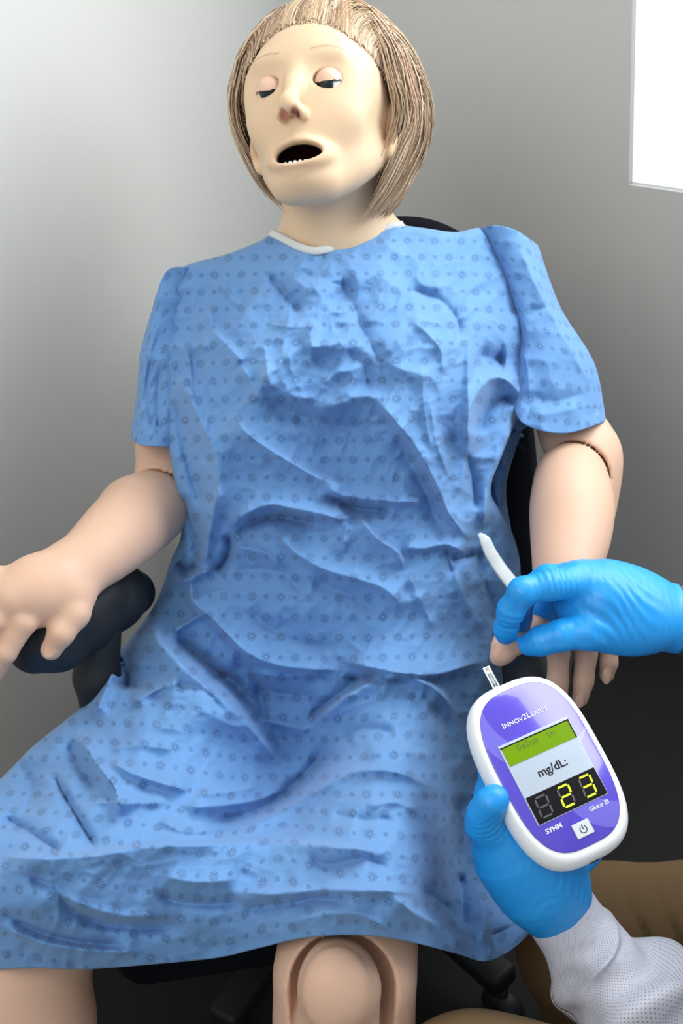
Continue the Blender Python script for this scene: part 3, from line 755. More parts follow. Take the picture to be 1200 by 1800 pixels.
FOLDS = [ # chest
 ([(590, 465), (615, 520), (645, 590), (690, 665)], -5.5, 16, 16), ([(467, 480), (500, 515), (535, 555)], -5, 13, 13), ([(500, 465), (560, 490), (640, 510)], -2, 10, 10),
 ([(378, 495), (400, 518), (420, 540)], 3, 7, 7), ([(368, 540), (377, 582), (405, 613), (432, 642)], 5.5, 7, 18), ([(422, 640), (440, 668), (460, 705)], 4.5, 6, 14),
 ([(292, 632), (325, 672), (345, 705)], 4, 6, 10), ([(326, 600), (333, 640), (338, 680)], 3, 6, 8), ([(355, 560), (360, 620), (372, 690), (385, 720)], 3, 10, 8),
 ([(296, 655), (330, 695), (352, 742), (377, 795), (384, 850), (395, 915)], 9, 22, 12), ([(405, 715), (432, 760), (473, 790), (515, 815), (565, 842), (625, 862)], 9, 12, 26),
 ([(310, 700), (318, 760), (335, 830), (360, 900)], -7, 14, 14), ([(430, 640), (500, 690), (570, 715), (640, 690)], 4, 26, 12),
 ([(455, 700), (520, 730), (600, 750), (660, 760)], -6, 24, 22), ([(545, 560), (548, 610), (540, 650)], 3, 7, 9), ([(520, 590), (560, 640), (600, 650)], -2.5, 10, 8),
 ([(470, 570), (510, 575), (560, 573)], 2.5, 6, 6), ([(462, 600), (470, 650), (476, 690)], 3, 7, 10), ([(600, 610), (640, 640), (650, 690)], -3, 12, 9),
 ([(650, 690), (693, 740), (733, 790), (765, 850), (793, 910), (832, 955)], 10, 30, 9), ([(690, 760), (740, 850), (770, 930)], -4, 14, 14),
 ([(707, 507), (760, 520), (792, 545), (807, 578), (797, 605)], -4.5, 10, 10), ([(720, 560), (755, 590), (775, 620), (778, 660)], 3, 8, 8), ([(740, 640), (745, 720), (760, 800)], 2.5, 12, 9),
 ([(825, 590), (822, 660), (822, 740), (818, 800), (800, 880)], 5, 16, 9), ([(838, 620), (862, 628), (890, 630)], -8, 17, 20),
 ([(822, 790), (822, 730), (838, 690), (866, 664), (895, 672), (922, 706)], 9, 10, 12), ([(838, 770), (855, 720), (885, 700), (905, 715)], -9, 12, 12),
 ([(905, 735), (880, 800), (858, 860), (845, 935)], 8, 8, 12), ([(818, 790), (830, 840), (838, 900)], -6, 9, 9), ([(755, 700), (768, 780), (795, 850)], 3, 10, 8),
 # waist
 ([(398, 932), (430, 905), (473, 888), (520, 895), (562, 904), (598, 912), (628, 904)], 12, 26, 6), ([(405, 945), (450, 915), (500, 910), (560, 925)], -7, 8, 14),
 ([(566, 846), (590, 868), (630, 876), (700, 882), (760, 880)], 7, 16, 6), ([(570, 868), (620, 892), (690, 900)], -7, 8, 12),
 ([(630, 905), (660, 943), (700, 972), (708, 1005)], 7, 5, 26), ([(612, 915), (606, 945), (602, 975)], 3, 8, 8),
 ([(466, 905), (485, 935), (517, 970), (567, 1000), (627, 1018), (672, 1034), (698, 1058), (712, 1090)], 7, 22, 9), ([(540, 1020), (610, 1045), (670, 1080)], -4, 14, 18),
 ([(700, 960), (740, 965), (785, 958), (820, 975)], 6, 20, 5), ([(786, 960), (788, 985), (795, 1010)], -4, 5, 5), ([(790, 985), (815, 980), (838, 972)], -6, 6, 6),
 ([(838, 955), (850, 1010), (868, 1060), (878, 1100)], -6, 12, 12), ([(713, 1000), (740, 1060), (765, 1110)], 2.5, 12, 9), ([(795, 1000), (820, 1060), (850, 1110)], 3, 12, 12),
 ([(397, 935), (404, 962), (392, 990), (375, 1005)], -9, 8, 8), ([(385, 850), (375, 900), (365, 960), (358, 1000)], 8, 12, 12), ([(318, 870), (335, 930), (350, 985)], -6, 12, 10),
 ([(298, 980), (308, 1010), (327, 1021), (352, 1008), (378, 1000)], 9, 10, 7), ([(310, 985), (328, 1003), (350, 992)], -8, 8, 7),
 ([(348, 1003), (334, 1035), (342, 1063), (370, 1085), (395, 1112), (433, 1147), (483, 1168), (540, 1176), (610, 1178)], 10, 24, 7),
 ([(365, 1075), (330, 1095), (300, 1113)], 5, 8, 8), ([(400, 1010), (450, 1000), (500, 1010), (540, 1050)], -4, 16, 16), ([(400, 960), (440, 965), (470, 975), (500, 1000)], 4, 10, 12),
 ([(300, 1110), (345, 1150), (400, 1195), (455, 1250)], -9, 16, 14), ([(430, 1060), (470, 1100), (530, 1130), (600, 1135)], -4, 14, 14),
 ([(265, 1070), (240, 1105), (210, 1155), (200, 1190)], -11, 9, 9), ([(268, 1083), (278, 1125), (310, 1160), (346, 1196), (400, 1240), (458, 1300), (500, 1355)], 12, 11, 42),
 ([(210, 1150), (225, 1185), (222, 1215)], -12, 12, 14), ([(208, 1160), (190, 1200), (165, 1260)], 6, 12, 10),
 # lap and thighs
 ([(595, 1160), (650, 1173), (715, 1184), (775, 1184), (858, 1158)], 9, 22, 6), ([(600, 1190), (680, 1196), (740, 1190)], -7, 6, 8),
 ([(553, 1278), (590, 1240), (640, 1205), (700, 1190), (760, 1208), (805, 1255)], 9, 7, 18), ([(540, 1262), (590, 1225), (640, 1195)], -7, 10, 8),
 ([(438, 1210), (500, 1220), (560, 1225)], -4, 12, 14), ([(440, 1180), (500, 1190), (570, 1180)], 3, 12, 10), ([(450, 1262), (500, 1275), (550, 1285)], 4, 14, 10),
 ([(350, 1200), (400, 1190), (430, 1215)], -4, 12, 12), ([(400, 1160), (445, 1190), (460, 1240), (470, 1290)], -5, 14, 16),
 ([(135, 1290), (169, 1342), (203, 1390), (212, 1440)], 7, 22, 9), ([(120, 1300), (140, 1350), (175, 1390)], -5, 12, 12), ([(184, 1330), (225, 1357), (281, 1376), (340, 1392)], 5, 20, 8),
 ([(90, 1355), (124, 1417), (150, 1462), (174, 1502)], -5, 8, 8), ([(0, 1432), (50, 1460), (112, 1500)], -5, 9, 12), ([(230, 1240), (270, 1215), (320, 1200)], 4, 10, 8), ([(255, 1240), (300, 1205), (360, 1215), (400, 1260)], -3, 12, 12),
 ([(190, 1320), (250, 1310), (310, 1320)], 2.5, 14, 10), ([(160, 1410), (230, 1412), (300, 1410)], 3, 12, 9), ([(280, 1440), (320, 1460), (380, 1462)], 3, 12, 9), ([(30, 1330), (55, 1380), (40, 1430)], -4, 14, 14),
 ([(340, 1398), (400, 1392), (460, 1380)], 4, 12, 9), ([(350, 1445), (400, 1440), (450, 1425), (500, 1395), (550, 1345), (572, 1300)], -12, 16, 16), ([(320, 1420), (400, 1415), (470, 1400), (505, 1375)], 6, 18, 9),
 ([(400, 1478), (480, 1435), (560, 1390), (625, 1358), (700, 1358), (780, 1398)], 5, 18, 12), ([(640, 1420), (690, 1410), (740, 1425)], 2.5, 10, 9), ([(580, 1430), (640, 1440), (700, 1440)], -2.5, 12, 10),
 ([(590, 1300), (640, 1280), (700, 1290)], -3, 12, 10), ([(640, 1330), (700, 1320), (770, 1330)], 3, 14, 10), ([(760, 1230), (790, 1290), (800, 1350)], -4, 14, 10),
 ([(0, 1508), (90, 1508), (172, 1503), (262, 1489), (375, 1485), (450, 1480), (520, 1484), (600, 1490), (680, 1500)], 7, 7, 30, .08), ([(540, 1490), (570, 1520), (640, 1510), (690, 1530)], -3, 10, 10),
 ([(20, 1535), (90, 1556), (124, 1597), (180, 1624), (262, 1630), (330, 1625)], -7, 16, 14), ([(60, 1525), (100, 1565), (140, 1590), (220, 1610), (300, 1608)], 4, 10, 12),
 ([(265, 1560), (310, 1585), (380, 1590), (430, 1580)], -4, 12, 12), ([(280, 1540), (350, 1550), (420, 1545)], 3, 12, 12), ([(0, 1600), (60, 1635), (130, 1655), (230, 1665)], -5, 12, 10), ([(0, 1625), (70, 1655), (160, 1670), (260, 1672)], 4, 10, 10),
 ([(400, 1566), (470, 1572), (560, 1566), (660, 1566), (750, 1572)], 5, 14, 10), ([(420, 1600), (500, 1590), (560, 1580), (620, 1590)], -3.5, 10, 10), ([(500, 1625), (580, 1605), (640, 1610), (690, 1640)], 3, 14, 14),
 ([(683, 1568), (725, 1602), (775, 1628), (822, 1665)], 7, 8, 22), ([(740, 1560), (790, 1600), (810, 1630)], -6, 16, 12), ([(808, 1530), (812, 1580), (820, 1640)], -8, 12, 10),
 ([(830, 1540), (850, 1600), (845, 1670)], 4, 14, 14), ([(850, 1510), (885, 1560), (920, 1620)], -4, 14, 12), ([(860, 1650), (890, 1640), (925, 1640)], -4, 10, 9), ([(800, 1400), (812, 1460), (806, 1520)], -6, 12, 12),
]
def uv_of(px, py):
    gx = np.arange(-140, 1001, 10.); gy = np.arange(380, 1741, 10.); X, Y = np.meshgrid(gx, gy); Zg = zb(X, Y); Zm = .20 + .0 * Zg; Zg = Zm * 0 + .12 + (Y - 400) / 1300 * .18 + .30 * (Zg - .12 - (Y - 400) / 1300 * .18)
    q = np.stack([(X - 600) * (D - Zg) / D / S, (900 - Y) * (D - Zg) / D / S, Zg], -1)
    U = np.r_['1', np.zeros((len(gy), 1)), np.cumsum(np.linalg.norm(np.diff(q, axis=1), axis=2), 1)]; i0 = int((575 - gx[0]) / 10); U -= U[:, i0:i0 + 1]
    V = np.r_['0', np.zeros((1, len(gx))), np.cumsum(np.linalg.norm(np.diff(q, axis=0), axis=2), 0)]
    fx = np.clip((px - gx[0]) / 10, 0, len(gx) - 1.001); fy = np.clip((py - gy[0]) / 10, 0, len(gy) - 1.001); i = fx.astype(int); j = fy.astype(int); a = fx - i; b = fy - j
    g = lambda M: (M[j, i] * (1 - a) + M[j, i + 1] * a) * (1 - b) + (M[j + 1, i] * (1 - a) + M[j + 1, i + 1] * a) * b
    return g(U), g(V)
FS = 2.9
def gown_z(px, py):
    z = zb(px, py)
    for q in FOLDS:
        z = z + fold(px, py, q[0], q[1] * FS * (1.35 if np.mean([p[1] for p in q[0]]) > 1150 else 1), q[2], q[3], q[4] if len(q) > 4 else .18)
    # crumple: a few scales of creased noise
    for sd, sc_, am in ((1, 110, .0040), (2, 52, .0030), (3, 25, .0013), (4, 12, .0004)):
        wx = px + 18 * vnoise(px, py, sd + 20, 60); wy = py + 18 * vnoise(px, py, sd + 40, 60)
        ch = 1 + .9 * np.exp(-((px - 560) / 260) ** 2 - ((py - 600) / 150) ** 2)
        z = z + am * ch * (1 - 2.2 * np.abs(vnoise(wx * 1.0 + wy * .35, wy, sd, sc_)))
    return z
gown = None
TOP = [(296, 480), (340, 462), (400, 446), (455, 424), (480, 411), (508, 424), (548, 441), (590, 432), (640, 412), (690, 396), (740, 400), (800, 408), (846, 402), (872, 440)]
BOT = [(-90, 1712), (0, 1704), (70, 1702), (150, 1704), (260, 1696), (380, 1684), (450, 1668), (540, 1648), (640, 1644), (720, 1656), (800, 1676), (850, 1690), (890, 1676), (932, 1640)]
LEF = [(296, 480), (284, 560), (282, 640), (284, 720), (298, 800), (312, 880), (318, 940), (300, 985), (282, 1040), (262, 1078), (216, 1140), (170, 1215), (120, 1262), (60, 1310), (20, 1350), (-20, 1392), (-70, 1470), (-100, 1590), (-90, 1712)]
RIG = [(872, 440), (905, 520), (920, 620), (922, 712), (905, 745), (882, 800), (862, 860), (880, 900), (905, 950), (914, 1010), (892, 1070), (880, 1140), (885, 1230), (880, 1330), (880, 1420), (900, 1500), (925, 1560), (932, 1640)]
px, py = patch_grid(TOP, BOT, LEF, RIG, 330, 460)
z = gown_z(px, py)
u_ = np.linspace(0, 1, px.shape[1])[None, :]; wpx = (px[:, -1:] - px[:, :1]); v_ = np.linspace(0, 1, px.shape[0])[:, None]
for e_, gt in ((u_ * wpx, 1), ((1 - u_) * wpx, np.clip((py - 700) / 60, 0, 1))):
    ee = np.clip(e_ / 36, 0, 1); z = z - .022 * gt * (1 - np.sqrt(np.clip(1 - (1 - ee) ** 2, 0, 1)))
tt_ = np.clip(v_ * 1300 / 16, 0, 1); z = z - .012 * (1 - np.sqrt(1 - (1 - tt_) ** 2))
gown = cloth('gown', man, px, py, z, M_gown, zuv=zb(px, py), uvf=uv_of, back={'l': [(.002, .01), (.006, .025), (.014, .045), (.03, .065)], 'r': [(.002, .01), (.006, .025), (.014, .045), (.03, .065)],
     't': [(.002, .008), (.006, .02), (.01, .04)], 'b': [(.0008, .0022), (.004, .004), (.02, .007)]}, label='blue cotton hospital gown printed with small snowflakes', thick=.0012)
# sleeves: tubes round the upper arms
def tube_patch(name, top, bottom, left, right, zc, rad, folds=(), nu=110, nv=130, uvs=(0, 0), s0=-1, **k):
    px, py = patch_grid(top, bottom, left, right, nu, nv)
    s_ = np.linspace(s0, 1, nu)[None, :]; v = np.linspace(0, 1, nv)[:, None]
    z = np.interp(v, [0, .5, 1], zc) + np.interp(v, [0, .5, 1], rad) * (np.sqrt(np.clip(1.0 - .97 * s_ ** 2, 0, 1)) - .17)
    zu = z.copy()
    for q in folds: z = z + fold(px, py, q[0], q[1] * 1.6, q[2], q[3])
    z = z + .0022 * (1 - 2 * np.abs(vnoise(px, py, 9, 55))) + .001 * (1 - 2 * np.abs(vnoise(px, py, 10, 26)))
    return cloth(name, k.pop('par', man), px, py, z, M_gown, zuv=zu, back={'l': [(.002, .012), (.012, .035), (.03, .05)], 'r': [(.002, .012), (.012, .035), (.03, .05)], 'b': [(.0008, .002), (.004, .004), (.02, .006)]}, uvs=uvs, thick=.0012, **k)
tube_patch('sleeve', [(262, 560), (290, 480), (330, 470), (360, 480)], [(230, 768), (245, 782), (285, 785), (330, 786)], [(262, 560), (246, 620), (240, 690), (230, 768)], [(360, 480), (345, 600), (335, 700), (330, 786)], (.030, .032, .032), (.055, .054, .052),
     [([(282, 560), (262, 620), (250, 700)], 4, 8, 12), ([(268, 620), (258, 690), (270, 760)], -5, 9, 9), ([(283, 640), (276, 700), (280, 770)], -6, 8, 10), ([(246, 720), (262, 735), (280, 740)], 3, 8, 8)], par=gown, uvs=(.007, .003))
tube_patch('sleeve', [(842, 402), (870, 396), (905, 404), (945, 430)], [(900, 704), (920, 745), (990, 762), (1064, 742)], [(842, 402), (880, 470), (915, 590), (900, 704)], [(945, 430), (985, 540), (1045, 640), (1064, 742)], (.016, .020, .034), (.055, .062, .058),
     [([(905, 420), (950, 520), (1000, 610), (1045, 690)], 4, 16, 10), ([(925, 545), (960, 540), (985, 530)], -3, 8, 8), ([(930, 690), (970, 705), (1030, 690)], -4, 14, 14), ([(925, 720), (960, 728), (1020, 715)], 3, 12, 12), ([(900, 590), (925, 640), (930, 700)], 3, 10, 10)], par=gown, uvs=(.011, .009), s0=-.80)
# side panel hanging behind the waist tie and the inner back piece by the chair
tube_patch('back_panel', [(868, 770), (885, 765), (900, 765), (915, 760)], [(870, 1120), (885, 1110), (900, 1070), (916, 1040)], [(855, 770), (850, 900), (862, 1010), (870, 1120)], [(918, 755), (893, 860), (906, 960), (916, 1040)][0:1] + [(890, 850), (898, 930), (914, 1000), (912, 1045)], (-.01, -.02, -.02), (.03, .03, .03),
     [([(878, 780), (890, 850), (880, 900)], 6, 8, 8), ([(868, 850), (880, 900), (900, 960)], 6, 8, 8), ([(862, 950), (885, 1010), (900, 1050)], -5, 9, 9)], par=gown, uvs=(.003, .007))
tube_patch('sleeve_lining', [(880, 700), (900, 712), (915, 722), (930, 728)], [(882, 768), (895, 764), (912, 758), (930, 748)], [(880, 700), (878, 725), (880, 750), (882, 768)], [(930, 728), (931, 735), (931, 742), (930, 748)], (-.01, -.01, -.01), (.02, .02, .02), par=gown, nu=30, nv=30)
def tube(name, par, pts, rad, mat, n=8, flat=1.0, res=10, **k):
    L = smooth_loop(np.array(pts, float), res * len(pts), closed=False) if len(pts) > 2 else np.array(pts, float)
    tn = np.gradient(L, axis=0); tn /= np.linalg.norm(tn, axis=1)[:, None]; V = []; F = []
    rr = np.interp(np.linspace(0, 1, len(L)), np.linspace(0, 1, len(np.atleast_1d(rad))), np.atleast_1d(rad))
    for i, p in enumerate(L):
        b = np.cross(tn[i], [0, 0, 1.]); b /= np.linalg.norm(b) + 1e-9; c = np.cross(b, tn[i])
        for j in range(n):
            a = 2 * math.pi * j / n; V.append(p + (b * math.cos(a) + c * math.sin(a) * flat) * rr[i])
    for i in range(len(L) - 1):
        for j in range(n): F.append((i * n + j, i * n + (j + 1) % n, (i + 1) * n + (j + 1) % n, (i + 1) * n + j))
    F.append(tuple(range(n))[::-1]); F.append(tuple((len(L) - 1) * n + j for j in range(n)))
    return part(name, par, W(np.array(V)), F, mat, **k)
def gz(x, y): return float(gown_z(np.array([[float(x)]]), np.array([[float(y)]]))[0, 0])
nk = [(476, 409), (500, 421), (525, 434), (550, 441), (575, 438), (592, 431)]
tube('neck_trim', gown, [P(x, y, gz(x, y) + .000) for x, y in nk], .0042, M_trim, flat=.5, label='white neckline binding')
tube('neck_trim', gown, [P(x, y, gz(x, y) - .002) for x, y in [(672, 402), (690, 397), (708, 394)]], .0035, M_trim, flat=.5)
tube('waist_tie', gown, [P(841, 938, .10), P(852, 950, .104), P(862, 972, .105), P(880, 1000, .11), P(905, 1032, .14)], [.0015, .0055, .0062, .0065, .0068], M_trim, flat=.18, label='white fabric tie')
M_seam = simple('seam_shadow_thread', lin(58, 96, 150), .9)
sm = [(865, 440), (885, 480), (900, 530), (912, 590), (919, 650), (921, 700)]
tube('seam', gown, [P(x, y, .0) + np.array([0, 0, 0]) for x, y in sm], .0009, M_seam) if False else None
#%%METER
# ---------------------------------------------------------------- glucose meter
MC = P(963, 1358, .30)
ex = np.array([.897, .326, -.299]); ex /= np.linalg.norm(ex); ey = np.array([-.421, .837, -.350]); ey -= ex * (ex @ ey); ey /= np.linalg.norm(ey); ez = np.cross(ex, ey)
MM = np.stack([ex, ey, ez], 1)
def MW(V): return W(np.asarray(V, float) @ MM.T + MC)
meter = thing('glucose_meter', MW([[0, 0, -.02]])[0], 'white handheld glucose meter with purple face reading 23, held in the lower glove', 'meter')
def outline(cx_, cy_, hx, hy, e1=2.6, n=72, top=1.0):
    o = []
    for k in range(n):
        a = 2 * math.pi * k / n; c_, s_ = math.cos(a), math.sin(a)
        x = hx * np.sign(c_) * abs(c_) ** (2 / e1); y = hy * np.sign(s_) * abs(s_) ** (2 / e1)
        o.append((cx_ + x, cy_ + y))
    return np.array(o)
def stack(name, par, rings, mat, cap0=True, cap1=True, **k):
    V = []; F = []; n = len(rings[0][0])
    for o_, h in rings: V += [(p[0], p[1], h if np.isscalar(h) else h(p)) for p in o_]
    for i in range(len(rings) - 1):
        for j in range(n): F.append((i * n + j, i * n + (j + 1) % n, (i + 1) * n + (j + 1) % n, (i + 1) * n + j))
    if cap0: F.append(tuple(range(n))[::-1])
    if cap1: F.append(tuple((len(rings) - 1) * n + j for j in range(n)))
    return part(name, par, MW(V), F, mat, **k)
mcx, mcy = .004, .003
rings = []
for t_ in np.linspace(0, 1, 9):                      # rounded back to rounded rim
    a = t_ * math.pi / 2; rings.append((outline(mcx, mcy, .0530 - .016 * (1 - math.sin(a)), .0812 - .018 * (1 - math.sin(a)), 3.1), -.027 + .013 * (1 - math.cos(a))))
for t_ in np.linspace(.12, 1, 8):
    a = t_ * math.pi / 2; rings.append((outline(mcx, mcy, .0530 - .0075 * (1 - math.cos(a)), .0812 - .0085 * (1 - math.cos(a)), 3.1), -.012 + .0125 * math.sin(a)))
stack('shell', meter, rings, M_white)
rings = [(outline(mcx, mcy + .002, .0452, .0715, 3.1), .0003), (outline(mcx, mcy + .002, .0449, .0712, 3.1), .0013), (outline(mcx, mcy + .002, .0444, .0707, 3.1), .0016)]
# purple face with paler sweeping arcs
t = NT('purple_printed_film')
gc = t.node('ShaderNodeTexCoord'); spx = t.node('ShaderNodeSeparateXYZ'); t.link(gc.outputs['UV'], spx.inputs[0])
def ring_mask(cx_, cy_, r1, r2, c2x, c2y):
    def dist(a, b): return t.math('SQRT', t.math('ADD', t.math('POWER', t.math('SUBTRACT', spx.outputs[0], a), 2.0), t.math('POWER', t.math('SUBTRACT', spx.outputs[1], b), 2.0)))
    return t.math('MULTIPLY', t.math('LESS_THAN', dist(cx_, cy_), r1), t.math('GREATER_THAN', dist(c2x, c2y), r2))
mk = t.math('MAXIMUM', ring_mask(.01, .055, .052, .050, .022, .064), ring_mask(.045, -.02, .045, .043, .058, -.004))
t.base(t.mix(t.math('MULTIPLY', mk, .6), lin(86, 70, 190), lin(126, 120, 215))); t.set(Roughness=.18); t.b.inputs['Coat Weight'].default_value = .5
M_purple = t.m
f_ = stack('faceplate', meter, rings, M_purple, label='glossy purple faceplate')
me = f_.data; uvl = me.uv_layers.new(name='uv')
base_ = wpos(meter); inv = (MV @ MM).T
for lp in me.loops:
    p_ = inv @ (np.array(me.vertices[lp.vertex_index].co) + base_ - O - MV @ MC); uvl.data[lp.index].uv = (p_[0], p_[1])
def mbox(name, par, x0, x1, y0, y1, z0, z1, mat, bev=.0, **k):
    V, F = box((x0, y0, z0), (x1, y1, z1), bev); return part(name, par, MW(V), F, mat, smooth=False, **k)
M_silver = NT('silver_label_film'); M_silver.base(M_silver.mix(M_silver.noise(20), lin(178, 192, 208), lin(200, 210, 220))); M_silver.set(Roughness=.25, Metallic=.25); M_silver = M_silver.m
M_lcd = NT('green_backlit_screen'); M_lcd.base(lin(104, 140, 8)); M_lcd.set(Roughness=.2); M_lcd.b.inputs['Emission Color'].default_value = lin(112, 150, 8) + (1,); M_lcd.b.inputs['Emission Strength'].default_value = .16; M_lcd = M_lcd.m
M_blk = simple('black_display_window', (.014, .014, .016), .12)
M_off = simple('unlit_segment', (.085, .085, .085), .4)
M_on = NT('lit_yellow_segment'); M_on.base(lin(200, 235, 20)); M_on.b.inputs['Emission Color'].default_value = lin(215, 245, 20) + (1,); M_on.b.inputs['Emission Strength'].default_value = .95; M_on = M_on.m
M_ink = simple('white_print', (.86, .86, .90), .5, var=.01); M_inkd = simple('dark_print', (.012, .012, .02), .9); M_inkg = simple('lcd_characters', lin(48, 84, 10), .5)
zt = .0016
pnl = mbox('display_panel', meter, -.030, .038, -.0358, .0355, zt - .0008, zt + .0006, M_silver, .0003)
lcd = mbox('screen', meter, -.0282, .0365, .0165, .0325, zt, zt + .0011, M_lcd, .0002, label='green text screen')
mbox('screen_bezel', pnl, -.0295, .0375, .0322, .0332, zt, zt + .0014, M_blk); mbox('screen_bezel', pnl, .0362, .0372, .0165, .033, zt, zt + .0014, M_blk)
dw = mbox('digit_display', meter, -.0290, .0375, -.0352, -.0115, zt, zt + .0010, M_blk, .0003, label='black three-digit display')
def text(body, a, b, size, mat, par, sx=1.0, shear=0, z=.0024, bold=0, rot=0, align='CENTER', sp=1.0):
    cu = bpy.data.curves.new('lettering', 'FONT'); cu.body = body; cu.size = size; cu.align_x = align; cu.align_y = 'CENTER'; cu.shear = shear; cu.extrude = .00012; cu.offset = bold; cu.space_character = sp
    cu.materials.append(mat); o = bpy.data.objects.new('lettering', cu); COL.objects.link(o); o.parent = par
    B = MV @ MM @ np.array(Matrix.Rotation(rot, 3, 'Z')); q = MW([[a, b, z]])[0] - wpos(par)
    mm = Matrix.Identity(4)
    for i in range(3):
        mm[i][0], mm[i][1], mm[i][2], mm[i][3] = B[i][0] * sx, B[i][1], B[i][2], q[i]
    o.matrix_basis = mm; return o
logo = text('Innov2Learn', .0035, .0492, .0066, M_ink, meter, 1.16, z=zt + .0003)
logo.data.small_caps_scale = .80
for i_, ch_ in enumerate('Innov2Learn'):
    if ch_.islower(): logo.data.body_format[i_].use_small_caps = True
def dots(body, a0, b0, cell, par):
    G = {'V': ['10001', '10001', '10001', '10001', '10001', '01010', '00100'], 'a': ['00000', '00000', '01110', '00001', '01111', '10001', '01111'], 'l': ['01100', '00100', '00100', '00100', '00100', '00100', '01110'],
         'u': ['00000', '00000', '10001', '10001', '10001', '10011', '01101'], 'e': ['00000', '00000', '01110', '10001', '11111', '10000', '01110'], 'i': ['00100', '00000', '01100', '00100', '00100', '00100', '01110'], 'n': ['00000', '00000', '10110', '11001', '10001', '10001', '10001'], ' ': ['00000'] * 7}
    V = []; F = []
    for ci, ch in enumerate(body):
        for r_, row in enumerate(G[ch]):
            for c_, v in enumerate(row):
                if v == '1':
                    x, y = a0 + (ci * 6 + c_) * cell, b0 - r_ * cell * 1.15; n = len(V); s_ = cell * .44
                    V += [(x - s_, y - s_ * 1.1, zt + .0013), (x + s_, y - s_ * 1.1, zt + .0013), (x + s_, y + s_ * 1.1, zt + .0013), (x - s_, y + s_ * 1.1, zt + .0013)]; F.append((n, n + 1, n + 2, n + 3))
    o = part('lettering', par, MW(V), F, M_inkg, smooth=False)
dots('Value  in', -.0150, .0305, .00068, lcd)
text('mg/dL:', .0045, .0020, .0100, M_inkd, pnl, 1.05, z=zt + .0008, bold=.00012)
text('SYHM', -.0190, -.0425, .0054, M_ink, meter, 1.1, z=zt + .0003, bold=.00012); text('Gluco III', .0255, -.0412, .0052, M_ink, meter, 1.05, z=zt + .0003, bold=.00006)
SEG = {0: 'abcdef', 2: 'abged', 3: 'abgcd', None: ''}
def digit(a, b, val):
    w_, h_, th, sl = .0052, .0082, .00078, .10
    def quad(x0, y0, x1, y1):
        dx, dy = x1 - x0, y1 - y0; L = math.hypot(dx, dy); ux, uy = dx / L, dy / L; nx, ny = -uy, ux; g = .0007
        x0 += ux * g; y0 += uy * g; x1 -= ux * g; y1 -= uy * g
        pts = [(x0, y0), (x0 + ux * th + nx * th, y0 + uy * th + ny * th), (x1 - ux * th + nx * th, y1 - uy * th + ny * th), (x1, y1), (x1 - ux * th - nx * th, y1 - uy * th - ny * th), (x0 + ux * th - nx * th, y0 + uy * th - ny * th)]
        return [(a + x + sl * y, b + y) for x, y in pts]
    S_ = {'a': (-w_, h_, w_, h_), 'g': (-w_, 0, w_, 0), 'd': (-w_, -h_, w_, -h_), 'f': (-w_, 0, -w_, h_), 'b': (w_, 0, w_, h_), 'e': (-w_, -h_, -w_, 0), 'c': (w_, -h_, w_, 0)}
    for k_, s_ in S_.items():
        q = quad(*s_); on = k_ in SEG[val]
        V = [(x, y, zt + .0010) for x, y in q] + [(x, y, zt + .0013) for x, y in q]
        F = [(6, 7, 8, 9, 10, 11)] + [(i, (i + 1) % 6, 6 + (i + 1) % 6, 6 + i) for i in range(6)]
        part('segment', dw, MW(V), F, M_on if on else M_off, smooth=False, label='lit yellow segment' if on else None)
digit(-.0180, -.0232, None); digit(.0035, -.0232, 2); digit(.0245, -.0232, 3)
M_btn = simple('grey_button', (.62, .66, .68), .35, var=.03)
btn = mbox('power_button', meter, -.0048, .0112, -.0585, -.0462, zt - .0005, zt + .0012, M_btn, .0006, label='square grey power button')
V = []; F = []
for k in range(25):
    a = R(125 + 290 * k / 24)
    for r_ in (.0026, .0033): V.append((.0032 + r_ * math.cos(a), -.0528 + r_ * math.sin(a), zt + .0014))
F = [(2 * k, 2 * k + 1, 2 * k + 3, 2 * k + 2) for k in range(24)]
n = len(V); V += [(.0028, -.0528, zt + .0014), (.0036, -.0528, zt + .0014), (.0036, -.0488, zt + .0014), (.0028, -.0488, zt + .0014)]; F.append((n, n + 1, n + 2, n + 3))
part('power_symbol', btn, MW(V), F, M_inkd, smooth=False)
V, F = box((-.0045, -.0006, -.0009), (.0045, .0006, .0009), .0002)
part('port_slot', meter, MW(V @ np.array(Matrix.Rotation(R(20), 3, 'X')).T + np.array([.004, -.0782, -.0105])), F, M_blk, smooth=False)
# test strip standing in the top slot
t = NT('test_strip_foil'); t.base(t.mix(t.noise(60), lin(196, 204, 206), lin(220, 226, 228))); t.set(Roughness=.3); M_strip = t.m
V, F = box((-.0056, .076, -.0085), (.0010, .1035, -.0079), .0001)
strip = single('test_strip', MW(V), F, M_strip, 'narrow silver test strip standing in the top slot of the purple meter', 'test strip', smooth=False)
for off in (-.0036, -.0012): text('ACCU-CHEK', off, .0905, .0023, M_inkd, strip, 1.0, z=-.0077, rot=R(-90), bold=.00003)
V, F = box((-.0040, .100, -.0080), (-.0006, .1025, -.0077)); part('reagent_pad', strip, MW(V), F, simple('amber_reagent', lin(150, 146, 120), .5), smooth=False)
